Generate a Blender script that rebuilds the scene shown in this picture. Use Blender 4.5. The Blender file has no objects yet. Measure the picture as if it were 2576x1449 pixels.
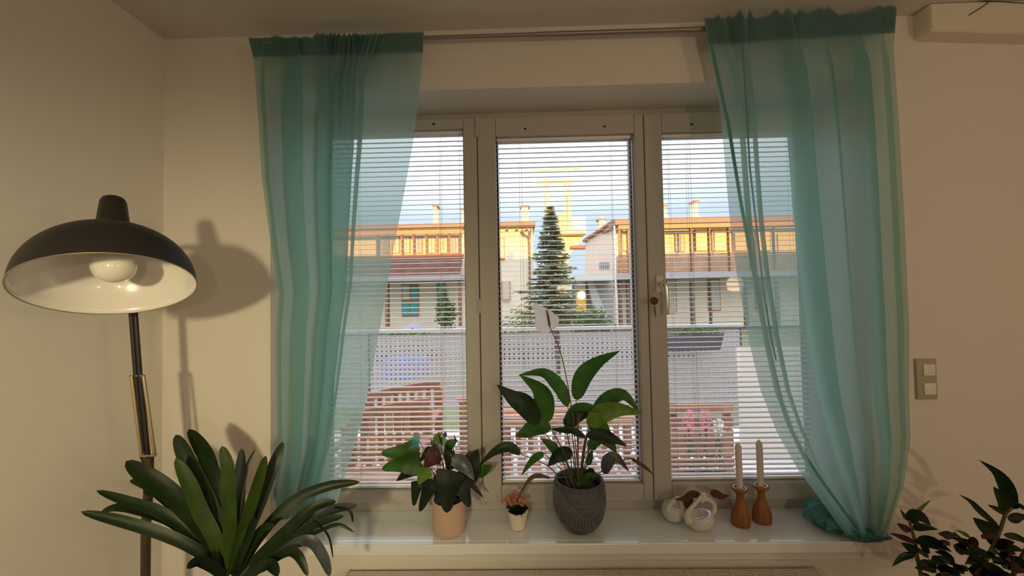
import bpy, bmesh, math, random
from mathutils import Vector, Matrix
R = random.Random(7)
C = bpy.context.scene.collection
sc = bpy.context.scene
# ------------------------------------------------------------------ camera
F = 965.0; CX = 1288.0; CY = 724.5
YAW, PITCH, ROLL = 0.0185, 0.027, 0.0185
EYE = Vector((0, 0, 1.5))
fw = Vector((-math.sin(YAW)*math.cos(PITCH), math.cos(YAW)*math.cos(PITCH), math.sin(PITCH)))
r0 = Vector((math.cos(YAW), math.sin(YAW), 0)); u0 = r0.cross(fw)
up = u0*math.cos(ROLL) + r0*math.sin(ROLL); rt = r0*math.cos(ROLL) - u0*math.sin(ROLL)
cam = bpy.data.cameras.new('camera'); cam.sensor_width = 36; cam.lens = F/2576*36
cam.clip_start = 0.02; cam.clip_end = 400
co = bpy.data.objects.new('camera', cam); C.objects.link(co)
m = Matrix((rt, up, -fw)).transposed().to_4x4(); m.translation = EYE; co.matrix_world = m
sc.camera = co
sc.view_settings.view_transform = 'Standard'; sc.view_settings.look = 'None'
sc.view_settings.exposure = 0.0; sc.view_settings.gamma = 1; sc.view_settings.use_curve_mapping = False
# ------------------------------------------------------------------ sky, sun, lamps
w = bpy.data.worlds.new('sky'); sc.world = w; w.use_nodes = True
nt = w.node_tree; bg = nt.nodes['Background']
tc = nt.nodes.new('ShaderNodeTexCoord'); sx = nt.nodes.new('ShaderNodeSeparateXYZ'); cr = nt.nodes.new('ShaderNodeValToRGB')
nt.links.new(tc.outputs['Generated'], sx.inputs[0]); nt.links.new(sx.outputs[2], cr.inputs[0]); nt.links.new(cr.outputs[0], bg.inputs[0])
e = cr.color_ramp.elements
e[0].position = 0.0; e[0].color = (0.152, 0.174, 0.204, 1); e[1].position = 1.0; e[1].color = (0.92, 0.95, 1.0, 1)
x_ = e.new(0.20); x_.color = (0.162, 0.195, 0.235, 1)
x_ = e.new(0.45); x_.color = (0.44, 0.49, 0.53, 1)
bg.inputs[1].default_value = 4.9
def light(name, kind, loc, col, power, size=None, rot=None):
    l = bpy.data.lights.new(name, kind); l.color = col; l.energy = power
    if kind == 'POINT': l.shadow_soft_size = size
    if kind == 'SUN': l.angle = size
    if kind == 'SPOT': l.shadow_soft_size = size; l.spot_size = math.radians(78); l.spot_blend = 1.0
    o = bpy.data.objects.new(name, l); o.location = loc
    if rot is not None: o.rotation_euler = rot
    C.objects.link(o); return o
sd = Vector((-0.22, 1, -0.104)).normalized()
so = light('sun', 'SUN', (0, -5, 20), (1, 0.52, 0.10), 9.5, 0.009)
so.rotation_euler = sd.to_track_quat('-Z', 'Y').to_euler()
light('room_lamp', 'POINT', (0.75, -1.3, 1.52), (1, 0.80, 0.55), 20, 0.05)
sp_ = Vector((-0.35, -0.75, 1.6))
light('shaded_lamp', 'SPOT', sp_, (1, 0.82, 0.46), 85, 0.05, (Vector((-1.25, 1.45, 0.80))-sp_).to_track_quat('-Z', 'Y').to_euler())
light('corner_lamp', 'POINT', (2.2, -0.6, 1.6), (1, 0.70, 0.42), 13, 0.08)

# ------------------------------------------------------------------ helpers
def ray(px, py): return fw + rt*((px-CX)/F) - up*((py-CY)/F)
def P(px, py, Y):
    d = ray(px, py); return EYE + d*(Y/d.y)
def PZ(px, py, z):
    d = ray(px, py); return EYE + d*((z-EYE.z)/d.z)
MATS = {}
def mat(name, col, rough=0.6, spec=0.3, metal=0, noise=0.0, nscale=30, bump=0.0, bscale=200, trans=0.0, alpha=0.0, col2=None, emit=None, coat=0.0, stretch=None):
    if name in MATS: return MATS[name]
    M = bpy.data.materials.new(name); M.use_nodes = True
    n = M.node_tree; b = n.nodes['Principled BSDF']; out = n.nodes['Material Output']
    b.inputs['Base Color'].default_value = (*col, 1); b.inputs['Roughness'].default_value = rough
    b.inputs['Metallic'].default_value = metal; b.inputs['Specular IOR Level'].default_value = spec
    b.inputs['Coat Weight'].default_value = coat
    tcn = n.nodes.new('ShaderNodeTexCoord'); src = tcn.outputs['Object']
    if stretch:
        mp = n.nodes.new('ShaderNodeMapping'); mp.inputs['Scale'].default_value = stretch
        n.links.new(src, mp.inputs[0]); src = mp.outputs[0]
    colsock = None
    if noise > 0 or col2:
        t = n.nodes.new('ShaderNodeTexNoise'); t.inputs['Scale'].default_value = nscale; t.inputs['Detail'].default_value = 4
        n.links.new(src, t.inputs[0])
        mx = n.nodes.new('ShaderNodeValToRGB'); a = mx.color_ramp.elements
        c2 = col2 or tuple(c*(1-noise) for c in col)
        a[0].position = 0.35; a[0].color = (*c2, 1); a[1].position = 0.65; a[1].color = (*col, 1)
        n.links.new(t.outputs[0], mx.inputs[0]); n.links.new(mx.outputs[0], b.inputs['Base Color']); colsock = mx.outputs[0]
    if bump > 0:
        t2 = n.nodes.new('ShaderNodeTexNoise'); t2.inputs['Scale'].default_value = bscale; t2.inputs['Detail'].default_value = 3
        n.links.new(src, t2.inputs[0])
        bp = n.nodes.new('ShaderNodeBump'); bp.inputs['Strength'].default_value = bump; bp.inputs['Distance'].default_value = 0.004
        n.links.new(t2.outputs[0], bp.inputs['Height']); n.links.new(bp.outputs[0], b.inputs['Normal'])
    last = b.outputs[0]
    if trans > 0:
        tr = n.nodes.new('ShaderNodeBsdfTranslucent'); tr.inputs[0].default_value = (*col, 1)
        if colsock: n.links.new(colsock, tr.inputs[0])
        mxs = n.nodes.new('ShaderNodeMixShader'); mxs.inputs[0].default_value = trans
        n.links.new(last, mxs.inputs[1]); n.links.new(tr.outputs[0], mxs.inputs[2]); last = mxs.outputs[0]
    if alpha > 0:
        tp = n.nodes.new('ShaderNodeBsdfTransparent')
        mxs = n.nodes.new('ShaderNodeMixShader'); mxs.inputs[0].default_value = alpha
        n.links.new(last, mxs.inputs[1]); n.links.new(tp.outputs[0], mxs.inputs[2]); last = mxs.outputs[0]
    n.links.new(last, out.inputs[0])
    MATS[name] = M; return M
WL = {}
def obj(name, verts, faces, m, parent=None, smooth=False):
    off = WL.get(parent.name, Vector()) if parent else Vector()
    me = bpy.data.meshes.new(name); me.from_pydata([Vector(v)-off for v in verts], [], faces)
    me.materials.append(m)
    if smooth: me.polygons.foreach_set('use_smooth', [True]*len(me.polygons))
    me.update()
    o = bpy.data.objects.new(name, me); C.objects.link(o)
    if parent: o.parent = parent; WL[o.name] = off
    else: WL[o.name] = Vector()
    return o
class MB:
    def __init__(s): s.v = []; s.f = []
    def add(s, v, f):
        k = len(s.v); s.v += [Vector(q) for q in v]; s.f += [tuple(i+k for i in q) for q in f]; return s
    def box(s, x0, x1, y0, y1, z0, z1, b=0.0):
        if b <= 0:
            v = [(x, y, z) for z in (z0, z1) for y in (y0, y1) for x in (x0, x1)]
            return s.add(v, [(0,2,3,1),(4,5,7,6),(0,1,5,4),(2,6,7,3),(0,4,6,2),(1,3,7,5)])
        bm = bmesh.new(); bmesh.ops.create_cube(bm, size=1)
        for q in bm.verts: q.co = Vector(((x0+x1)/2+q.co.x*(x1-x0), (y0+y1)/2+q.co.y*(y1-y0), (z0+z1)/2+q.co.z*(z1-z0)))
        bmesh.ops.bevel(bm, geom=bm.edges[:], offset=b, segments=2, affect='EDGES', profile=0.5)
        bm.verts.index_update()
        s.add([q.co.copy() for q in bm.verts], [tuple(q.index for q in f.verts) for f in bm.faces]); bm.free(); return s
    def tube(s, pts, rad, n=8, cap=True):
        pts = [Vector(p) for p in pts]; rr = rad if isinstance(rad, (list, tuple)) else [rad]*len(pts)
        vs = []; fs = []; prev = None
        for i, p in enumerate(pts):
            t = (pts[min(i+1, len(pts)-1)]-pts[max(i-1, 0)]).normalized()
            a = prev if prev is not None else (Vector((0,0,1)) if abs(t.z) < 0.9 else Vector((1,0,0)))
            b = t.cross(a).normalized(); a = b.cross(t).normalized(); prev = a
            for k in range(n):
                g = 2*math.pi*k/n; vs.append(p+(a*math.cos(g)+b*math.sin(g))*rr[i])
        for i in range(len(pts)-1):
            for k in range(n): fs.append((i*n+k, i*n+(k+1) % n, (i+1)*n+(k+1) % n, (i+1)*n+k))
        if cap: fs.append(tuple(range(n))[::-1]); fs.append(tuple((len(pts)-1)*n+k for k in range(n)))
        return s.add(vs, fs)
    def lathe(s, c, prof, n=40, M=None, sx=1, sy=1):
        vs = []; fs = []; c = Vector(c)
        for r, z in prof:
            for k in range(n):
                g = 2*math.pi*k/n; q = Vector((r*math.cos(g)*sx, r*math.sin(g)*sy, z)); vs.append(c+(M @ q if M else q))
        for i in range(len(prof)-1):
            for k in range(n): fs.append((i*n+k, i*n+(k+1) % n, (i+1)*n+(k+1) % n, (i+1)*n+k))
        if prof[0][0] > 1e-5: fs.append(tuple(range(n))[::-1])
        if prof[-1][0] > 1e-5 : fs.append(tuple((len(prof)-1)*n+k for k in range(n)))
        return s.add(vs, fs)
    def build(s, name, m, parent=None, smooth=False): return obj(name, s.v, s.f, m, parent, smooth)
def tag(o, label, cat, group=None, kind=None):
    o['label'] = label; o['category'] = cat
    if group: o['group'] = group
    if kind: o['kind'] = kind
    return o
def empty(name, loc, label=None, cat=None, group=None):
    o = bpy.data.objects.new(name, None); o.location = loc; C.objects.link(o); WL[o.name] = Vector(loc)
    o.empty_display_size = 0.05
    if label: tag(o, label, cat, group)
    return o
def struct(o): o['kind'] = 'structure'; return o
def lerp(a, b, t): return a+(b-a)*t
def interp(pts, t):
    for (a, va), (b, vb) in zip(pts, pts[1:]):
        if t <= b: return va+(vb-va)*((t-a)/(b-a) if b > a else 0)
    return pts[-1][1]
def smoothpath(pts, n):
    pts = [Vector(p) for p in pts]
    if len(pts) == 2: return [pts[0].lerp(pts[1], i/(n-1)) for i in range(n)]
    out = []; k = len(pts)-1
    for i in range(n):
        t = i/(n-1)*k; j = min(int(t), k-1); u = t-j
        p0 = pts[max(j-1, 0)]; p1 = pts[j]; p2 = pts[j+1]; p3 = pts[min(j+2, k)]
        out.append(0.5*((2*p1)+(-p0+p2)*u+(2*p0-5*p1+4*p2-p3)*u*u+(-p0+3*p1-3*p2+p3)*u**3))
    return out
def shadesmooth(o, ang=40):
    me = o.data; me.polygons.foreach_set('use_smooth', [True]*len(me.polygons))
    bm = bmesh.new(); bm.from_mesh(me)
    for ed in bm.edges:
        if len(ed.link_faces) == 2 and ed.calc_face_angle() > math.radians(ang): ed.smooth = False
    bm.to_mesh(me); bm.free(); return o

# ------------------------------------------------------------------ materials
wallm = mat('wall_paint', (0.74, 0.71, 0.66), 0.9, 0.1, bump=0.05, bscale=350)
ceilm = mat('ceiling_paint', (0.66, 0.64, 0.60), 0.95, 0.05, bump=0.04, bscale=300)
floorm = mat('floor_wood', (0.30, 0.18, 0.10), 0.4, noise=0.3, nscale=8, stretch=(1, 8, 1))
white = mat('white_lacquer', (0.72, 0.71, 0.67), 0.35, 0.4, bump=0.02, bscale=120)
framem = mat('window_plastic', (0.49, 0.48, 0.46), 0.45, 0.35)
sillm = mat('sill_laminate', (0.84, 0.89, 0.90), 0.16, 1.0, coat=0.6)
slatm = mat('slat_aluminium', (0.92, 0.91, 0.95), 0.3, 0.6, coat=0.3)
cordm = mat('cord', (0.70, 0.68, 0.66), 0.8)
dark = mat('dark_rubber', (0.03, 0.03, 0.03), 0.7)
chrome = mat('chrome', (0.75, 0.72, 0.66), 0.22, metal=1)
rodm = mat('rod_metal', (0.30, 0.27, 0.27), 0.4, metal=0.6)
black = mat('black_enamel', (0.022, 0.020, 0.020), 0.45, 0.4, bump=0.05)
shadein = mat('shade_inner', (0.80, 0.79, 0.76), 0.22, 0.5, coat=0.4)
bulbm = mat('opal_glass', (0.82, 0.80, 0.72), 0.12, 0.5, coat=0.6)
teal = mat('teal_voile', (0.45, 0.70, 0.655), 0.85, 0.1, noise=0.06, nscale=500, bump=0.1, bscale=900, trans=0.84, alpha=0.30)
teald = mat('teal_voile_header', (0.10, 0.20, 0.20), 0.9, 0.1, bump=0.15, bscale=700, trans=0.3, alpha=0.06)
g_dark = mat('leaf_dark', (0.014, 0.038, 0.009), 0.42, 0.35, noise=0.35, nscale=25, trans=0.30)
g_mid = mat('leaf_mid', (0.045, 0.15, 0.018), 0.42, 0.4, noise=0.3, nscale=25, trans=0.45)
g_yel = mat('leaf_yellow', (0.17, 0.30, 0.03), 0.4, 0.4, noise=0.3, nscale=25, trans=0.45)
g_blk = mat('leaf_near_black', (0.012, 0.022, 0.014), 0.5, 0.25, noise=0.3, nscale=20, trans=0.05)  # near-black leaf colour, barely translucent
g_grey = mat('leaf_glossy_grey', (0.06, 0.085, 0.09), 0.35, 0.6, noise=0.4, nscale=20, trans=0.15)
g_blue = mat('spathe_teal', (0.10, 0.42, 0.50), 0.5, noise=0.3, nscale=20, trans=0.5, col2=(0.25, 0.55, 0.40))
g_pale = mat('spathe_pale', (0.45, 0.62, 0.52), 0.5, noise=0.2, nscale=20, trans=0.4)
g_maroon = mat('leaf_maroon', (0.055, 0.012, 0.012), 0.5, trans=0.2)
g_brown = mat('leaf_dried', (0.16, 0.10, 0.045), 0.7, trans=0.2, noise=0.3)
stemm = mat('stem_green', (0.13, 0.15, 0.05), 0.5, noise=0.3)
stemb = mat('stem_brown', (0.28, 0.14, 0.07), 0.6)
soil = mat('potting_soil', (0.05, 0.025, 0.015), 0.95, noise=0.6, nscale=120, bump=1, bscale=200)
spathe = mat('spathe_white', (0.88, 0.88, 0.88), 0.5, trans=0.70)

# ------------------------------------------------------------------ room shell
DW = 1.45; DF = 1.64; ZC = 2.54
XL = P(410, 700, DW).x; XR = 2.6; YB = -2.6
ZS = P(1420, 1283, DF).z                       # sill top
ZT = P(1420, 217, DW).z                        # soffit
WX0 = P(680, 700, DW).x; WX1 = P(2172, 700, DW).x
b = MB(); E = 24; Y1 = 1.78
b.box(-E, WX0, DW, Y1, -0.4, 5.5); b.box(WX1, E, DW, Y1, -0.4, 5.5)
b.box(WX0, WX1, DW, Y1, ZT, 5.5); b.box(WX0, WX1, DW, Y1, -0.4, ZS-0.04)
struct(b.build('wall_back', wallm))
struct(MB().box(XL-0.2, XL, YB, DW, 0, ZC).build('wall_left', wallm))
struct(MB().box(XR, XR+0.2, YB, DW, 0, ZC).build('wall_right', wallm))
struct(MB().box(XL-0.2, XR+0.2, YB-0.2, YB, 0, ZC).build('wall_front', wallm))
struct(MB().box(XL-0.2, XR+0.2, YB-0.2, DW, ZC, ZC+0.2).build('ceiling', ceilm))
struct(MB().box(XL-0.2, XR+0.2, YB-0.2, DW, -0.1, 0).build('floor', floorm))
struct(MB().box(XL, XL+0.015, YB, DW-0.015, 0, 0.08, 0.004).build('baseboard_left', white))
struct(MB().box(XL, XR, DW-0.015, DW, 0, 0.08, 0.004).build('baseboard_back', white))
# sill board and the wooden nosing below it
SX0 = P(775, 1370, 1.424).x; SX1 = P(2234, 1360, 1.424).x
b = MB().box(WX0, WX1, DW-0.01, 1.70, ZS-0.04, ZS); b.box(SX0, SX1, 1.418, DW-0.01, ZS-0.04, ZS, 0.004)
s = b.build('trim_1', sillm); struct(s); s['label'] = 'deep white window sill board'
struct(MB().box(SX0+0.02, SX1-0.02, 1.432, DW, ZS-0.068, ZS-0.041).build('trim_2', white))

# ------------------------------------------------------------------ window with three sashes
FX0 = WX0; FX1 = WX1
win = empty('window_1', (0.5*(FX0+FX1), DF, ZS)); win['kind'] = 'structure'
def ring(b, x0, x1, z0, z1, ix0, ix1, iz0, iz1, y0, y1, bev=0.004):
    b.box(x0, ix0, y0, y1, z0, z1, bev); b.box(ix1, x1, y0, y1, z0, z1, bev)
    b.box(ix0, ix1, y0, y1, iz1, z1, bev); b.box(ix0, ix1, y0, y1, z0, iz0, bev)
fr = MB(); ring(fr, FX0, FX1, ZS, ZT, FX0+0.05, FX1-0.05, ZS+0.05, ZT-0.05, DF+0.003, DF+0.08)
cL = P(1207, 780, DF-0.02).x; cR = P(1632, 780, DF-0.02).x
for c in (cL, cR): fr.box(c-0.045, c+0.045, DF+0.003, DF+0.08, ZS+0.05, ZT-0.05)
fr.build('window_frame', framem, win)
YS0 = DF-0.022; YS1 = DF+0.05
zt = P(1430, 290, YS0).z; zb = P(1430, 1262, YS0).z
YG = DF+0.035; YBL = DF+0.008
glassM = bpy.data.materials.new('window_glass'); glassM.use_nodes = True
n = glassM.node_tree; n.nodes.remove(n.nodes['Principled BSDF'])
tp = n.nodes.new('ShaderNodeBsdfTransparent'); tp.inputs[0].default_value = (0.96, 0.97, 0.97, 1)
gl = n.nodes.new('ShaderNodeBsdfGlossy'); gl.inputs['Roughness'].default_value = 0.02
fn = n.nodes.new('ShaderNodeFresnel'); fn.inputs[0].default_value = 1.35
mx = n.nodes.new('ShaderNodeMixShader'); n.links.new(fn.outputs[0], mx.inputs[0]); n.links.new(tp.outputs[0], mx.inputs[1]); n.links.new(gl.outputs[0], mx.inputs[2])
n.links.new(mx.outputs[0], n.nodes['Material Output'].inputs[0])
panes = [(815, 1171, 327, 1236, FX0+0.018, cL-0.0015), (1254, 1608, 338, 1221, cL+0.0015, cR-0.0015), (1678, 2045, 327, 1214, cR+0.0015, FX1-0.018)]
sashes = []
for i, (pl, pr, pt, pb, x0, x1) in enumerate(panes):
    pm = (pl+pr)/2
    ix0 = P(pl, 780, YS0).x; ix1 = P(pr, 780, YS0).x; iz1 = P(pm, pt, YS0).z; iz0 = P(pm, pb, YS0).z
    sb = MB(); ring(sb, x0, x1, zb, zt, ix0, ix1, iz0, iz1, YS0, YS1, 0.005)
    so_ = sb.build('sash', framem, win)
    gb = MB(); ring(gb, ix0-0.001, ix1+0.001, iz0-0.001, iz1+0.001, ix0+0.007, ix1-0.007, iz0+0.007, iz1-0.007, YS0+0.045, YS1-0.002, 0)
    gb.build('glass_gasket', dark, so_)
    MB().box(ix0+0.002, ix1-0.002, YG, YG+0.004, iz0+0.002, iz1-0.002).build('glass_pane', glassM, so_)
    sashes.append((so_, ix0, ix1, iz0, iz1))
# mitre lines and hinges, handle
def hinge(px, py, w_=0.009, h_=0.05):
    c = P(px, py, YS0-0.006); b = MB()
    b.tube([c+Vector((0,0,-h_/2)), c+Vector((0,0,-0.002))], w_/2, 12); b.tube([c+Vector((0,0,0.002)), c+Vector((0,0,h_/2))], w_/2, 12)
    b.box(c.x-0.002, c.x+0.012, YS0-0.004, YS0, c.z-h_/2, c.z+h_/2)
    shadesmooth(b.build('hinge', framem, win))
hinge(1205, 770, 0.010, 0.06); hinge(1198, 318, 0.010, 0.09); hinge(1213, 1245, 0.012, 0.09)
hs = sashes[2][0]
c = P(1658, 715, YS0)
b = MB().box(c.x-0.015, c.x+0.015, YS0-0.010, YS0, c.z-0.035, c.z+0.035, 0.004)
hp = b.build('handle_plate', white, hs)
b = MB(); b.tube([c+Vector((0, -0.005, 0)), c+Vector((0, -0.045, 0))], 0.009, 16)
g = smoothpath([c+Vector((-0.002, -0.045, 0.008)), c+Vector((0.006, -0.055, 0)), c+Vector((0.010, -0.055, -0.05)), c+Vector((0.012, -0.052, -0.125))], 14)
b.tube(g, [0.008, 0.009]+[0.0085]*10+[0.0075, 0.006], 12)
hd = shadesmooth(b.build('window_handle', chrome, hs)); hd['label'] = 'shiny metal window handle pointing down'
# small red charm hanging from the handle
q = P(1646, 757, YS0-0.045)
ch = empty('hanging_charm', P(1647, 795, YS0-0.045), 'small dark red round charm hanging on a string from the window handle', 'charm')
MB().tube([c+Vector((0.0, -0.047, -0.006)), P(1651, 733, YS0-0.045), P(1648, 745, YS0-0.045), q], 0.0012, 6).build('string', rodm, ch)
redm = mat('dark_red_wood', (0.16, 0.035, 0.028), 0.5, noise=0.4, nscale=200)
mr = Matrix.Rotation(math.radians(90), 3, 'X')
shadesmooth(MB().lathe(q, [(0.001, -0.006), (0.010, -0.0055), (0.0155, -0.003), (0.0165, 0), (0.0155, 0.003), (0.010, 0.0055), (0.001, 0.006)], 20, mr).build('disc', redm, ch))
MB().tube([q+Vector((0,0,-0.016)), P(1648, 782, YS0-0.045), P(1649, 798, YS0-0.045)], [0.001, 0.0035, 0.001], 6).build('tassel', redm, ch)
# bead knobs of blinds mounting (small dark clips on the sashes)
for px, py in ((1091, 312), (1321, 324), (1740, 313), (1521, 318)):
    k = P(px, py, YS0-0.002); MB().box(k.x-0.005, k.x+0.005, YS0-0.005, YS0, k.z-0.003, k.z+0.003, 0.001).build('clip', dark, win)

# ------------------------------------------------------------------ venetian blinds (every slat a part)
SW = 0.0185; TILT = 0.125
sv = []; sf = []; nn = 4
blind_labels = ['white venetian blind in the left sash, partly behind the left curtain', 'white venetian blind in the middle sash behind the peace lily', 'white venetian blind in the right sash behind the two candles']
cordpx = [(905, 1107, 1158), (1258, 1308, 1541, 1594), (1686, 1732, 1990)]
for bi, (so_, ix0, ix1, iz0, iz1) in enumerate(sashes):
    gx0 = ix0+0.0035; gx1 = ix1-(0.0035 if bi != 1 else 0.010)
    bl = empty('venetian_blind', ((gx0+gx1)/2, YBL, iz0), blind_labels[bi], 'blind', 'venetian blinds in the window')
    shadesmooth(MB().box(gx0, gx1, YBL-0.010, YBL+0.010, iz1-0.014, iz1-0.001, 0.002).build('headrail', slatm, bl))
    shadesmooth(MB().box(gx0, gx1, YBL-0.009, YBL+0.009, iz0+0.003, iz0+0.013, 0.003).build('bottom_rail', slatm, bl))
    # one slat mesh: shallow arc
    L = (gx1-gx0)/2; v = []; f = []
    K = 5
    for x in (-L, L):
        for th in (0.0, -0.0006):
            for k in range(K):
                a = -1+2*k/(K-1); v.append((x, a*SW/2, 0.0017*(1-a*a)+th+a*SW/2*TILT))
    for k in range(K-1):
        f.append((k, 2*K+k, 2*K+k+1, k+1)); f.append((K+k, K+k+1, 3*K+k+1, 3*K+k))
    f += [(0, K, 3*K, 2*K), (K-1, 3*K-1, 4*K-1, 2*K-1)]
    me = bpy.data.meshes.new('slat'); me.from_pydata(v, [], f); me.materials.append(slatm); me.update()
    z = iz0+0.024; top = iz1-0.022; N = int(round((top-z)/0.02130))
    for k in range(N+1):
        o = bpy.data.objects.new('slat', me); C.objects.link(o); o.parent = bl
        zz = lerp(z, top, k/N) - (0.0075*max(0, (6-k))/6)*(k/3 if k < 3 else 1)
        o.location = Vector((R.uniform(-0.0005, 0.0005), 0, zz-iz0)); o.rotation_euler = (R.uniform(-0.03, 0.03), R.uniform(-0.0006, 0.0006), 0)
    for px in cordpx[bi]:
        x = P(px, 560, YBL).x; cb = MB()
        for yy in (-SW/2-0.0008, SW/2+0.0008): cb.tube([(x, YBL+yy, iz1-0.01), (x, YBL+yy, iz0+0.01)], 0.0006, 5)
        if px in (1107, 1308, 1732): cb.tube([(x+0.010, YBL-SW/2-0.001, iz1-0.01), (x+0.012, YBL-SW/2-0.001, iz0+0.01)], 0.0007, 5)
        cb.build('ladder_cord', cordm, bl)

# ------------------------------------------------------------------ curtain rod
DR = 1.398
ra = P(634, 108, DR); rb = P(2245, 55, DR); ra.z = rb.z = (P(1420, 84.5, DR).z)
rod = empty('curtain_rod', (ra+rb)/2, 'thin grey metal curtain rod across the top of the window', 'curtain rod')
shadesmooth(MB().tube([ra, rb], 0.0072, 14).build('rod', rodm, rod))
shadesmooth(MB().tube([ra.lerp(rb, 0.45), rb], 0.0088, 14).build('outer_tube', rodm, rod))
for t in (0.012, 0.985):
    q = ra.lerp(rb, t); MB().box(q.x-0.008, q.x+0.008, DR+0.004, DW, q.z-0.008, q.z+0.008, 0.002).build('bracket', rodm, rod)

# ------------------------------------------------------------------ curtains
def curtain(root, lpts, rpts, nodes, Dl, Dr, amp, ruffle=None, nu=220, nv=110, name='cloth', mt=teal, v0=0.0, v1=1.0, dy=0.0):
    vs = []; fs = []
    K = len(nodes)-1
    for j in range(nv+1):
        t = lerp(v0, v1, j/nv)
        lx, ly = interp([(a, Vector(q)) for a, q in lpts], t); rx, ry = interp([(a, Vector(q)) for a, q in rpts], t)
        for i in range(nu+1):
            u = i/nu*K; k = min(int(u), K-1); w_ = u-k; sm = w_*w_*(3-2*w_)
            s_ = lerp(nodes[k][0], nodes[k+1][0], w_*0.35+sm*0.65); d = lerp(nodes[k][1], nodes[k+1][1], sm)
            fade = min(1, t/0.10)                       # folds are softer in the header
            s2 = lerp(i/nu*0.5+s_*0.5, s_, fade); s2 = max(0, min(1, s2)) if k in (0, K-1) else s2
            A = amp*(0.55+0.45*fade)
            s2 += 0.006*math.sin(9*s_+5*t)*fade
            dd = d*A + 0.006*math.sin(21*s_+2.5*t) + 0.010*math.sin(7*s_+1.3+3*t)
            zoff = 0
            if ruffle:
                a0, a1, fr_ = ruffle
                if a0 < s_ < a1:
                    q_ = math.sin((s_-a0)/(a1-a0)*math.pi)
                    dd += 0.011*math.sin(s_*fr_)*q_*max(0, 1-t/0.35)
                    if t < 0.02: zoff = 5*math.sin(s_*fr_*1.7)*q_
            D = lerp(interp(Dl, t), interp(Dr, t), s_)+dd+dy
            py = lerp(ly, ry, s2)+zoff+(interp(topw, s_) if t < 0.02 else 0)*(1-t/0.02 if t < 0.02 else 0)
            vs.append(P(lerp(lx, rx, s2), py, D))
    for j in range(nv):
        for i in range(nu):
            a = j*(nu+1)+i; fs.append((a, a+1, a+nu+2, a+nu+1))
    return obj(name, vs, fs, mt, root, True)
# left curtain: t is the fraction of the drop; values are photo coordinates of its edges
lc = empty('curtain', P(780, 1290, 1.48), 'sheer teal curtain gathered at the left side of the window', 'curtain', 'teal curtains')
lp = [(0, (624, 92)), (0.05, (638, 150)), (0.15, (645, 260)), (0.3, (656, 445)), (0.42, (676, 590)), (0.53, (701, 740)), (0.62, (694, 850)), (0.75, (697, 1000)), (0.88, (702, 1150)), (1, (676, 1318))]
rp = [(0, (1066, 78)), (0.05, (1064, 140)), (0.15, (1054, 245)), (0.25, (1040, 365)), (0.35, (1018, 490)), (0.5, (985, 665)), (0.62, (958, 815)), (0.75, (930, 965)), (0.85, (903, 1085)), (0.94, (868, 1190)), (1, (846, 1272))]
Dl = [(0, 1.368), (0.6, 1.39), (0.85, 1.42), (1, 1.50)]; Dr = [(0, 1.368), (0.6, 1.395), (0.85, 1.45), (1, 1.56)]
nodes = [(0, 0), (0.05, 0.4), (0.025, 0.9), (0.285, -0.8), (0.165, 1), (0.47, -1), (0.385, 1), (0.61, -1), (0.475, 0.9), (0.66, -0.6), (0.63, 0.5), (1.0, 0)]
topw = [(0, 0), (0.05, 3), (0.1, -3), (0.2, 6), (0.27, 2), (0.32, 7), (0.36, -6), (0.5, 2), (0.7, -1), (1, 0)]
curtain(lc, lp, rp, nodes, Dl, Dr, 0.016, (0.36, 0.68, 170))
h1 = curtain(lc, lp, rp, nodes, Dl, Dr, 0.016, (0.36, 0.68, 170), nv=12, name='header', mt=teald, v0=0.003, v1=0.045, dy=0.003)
# right curtain
rc = empty('curtain', P(2180, 1345, 1.42), 'sheer teal curtain swept wide at the right side of the window', 'curtain', 'teal curtains')
lp = [(0, (1771, 42)), (0.04, (1778, 100)), (0.12, (1799, 200)), (0.2, (1812, 300)), (0.3, (1822, 430)), (0.4, (1834, 560)), (0.5, (1852, 690)), (0.62, (1882, 850)), (0.72, (1915, 985)), (0.8, (1955, 1085)), (0.88, (2005, 1175)), (0.94, (2056, 1245)), (1, (2128, 1345))]
rp = [(0, (2256, 16)), (0.08, (2248, 120)), (0.2, (2262, 290)), (0.4, (2278, 545)), (0.6, (2289, 820)), (0.75, (2287, 1000)), (0.83, (2290, 1100)), (0.92, (2272, 1225)), (1, (2228, 1350))]
Dl = [(0, 1.362), (0.8, 1.39), (0.93, 1.43), (1, 1.425)]; Dr = [(0, 1.362), (0.8, 1.37), (1, 1.395)]
nodes = [(0, 0), (0.13, -0.9), (0.095, 0.6), (0.20, -0.5), (0.17, 0.4), (0.52, -1), (0.37, 1), (0.66, 0.3), (0.63, 0.8), (0.86, -0.8), (0.76, 0.9), (0.97, -0.7), (0.93, 0.6), (1, 0)]
topw = [(0, 0), (0.06, 2), (0.09, -6), (0.12, 6), (0.17, -16), (0.2, 10), (0.33, 4), (0.38, -14), (0.46, 8), (0.5, -12), (0.56, 6), (0.66, -10), (0.75, 14), (0.9, 4), (0.97, -8), (1, 0)]
curtain(rc, lp, rp, nodes, Dl, Dr, 0.019)
curtain(rc, lp, rp, nodes, Dl, Dr, 0.019, nv=12, name='header', mt=teald, v0=0.003, v1=0.052, dy=0.003)
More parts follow.
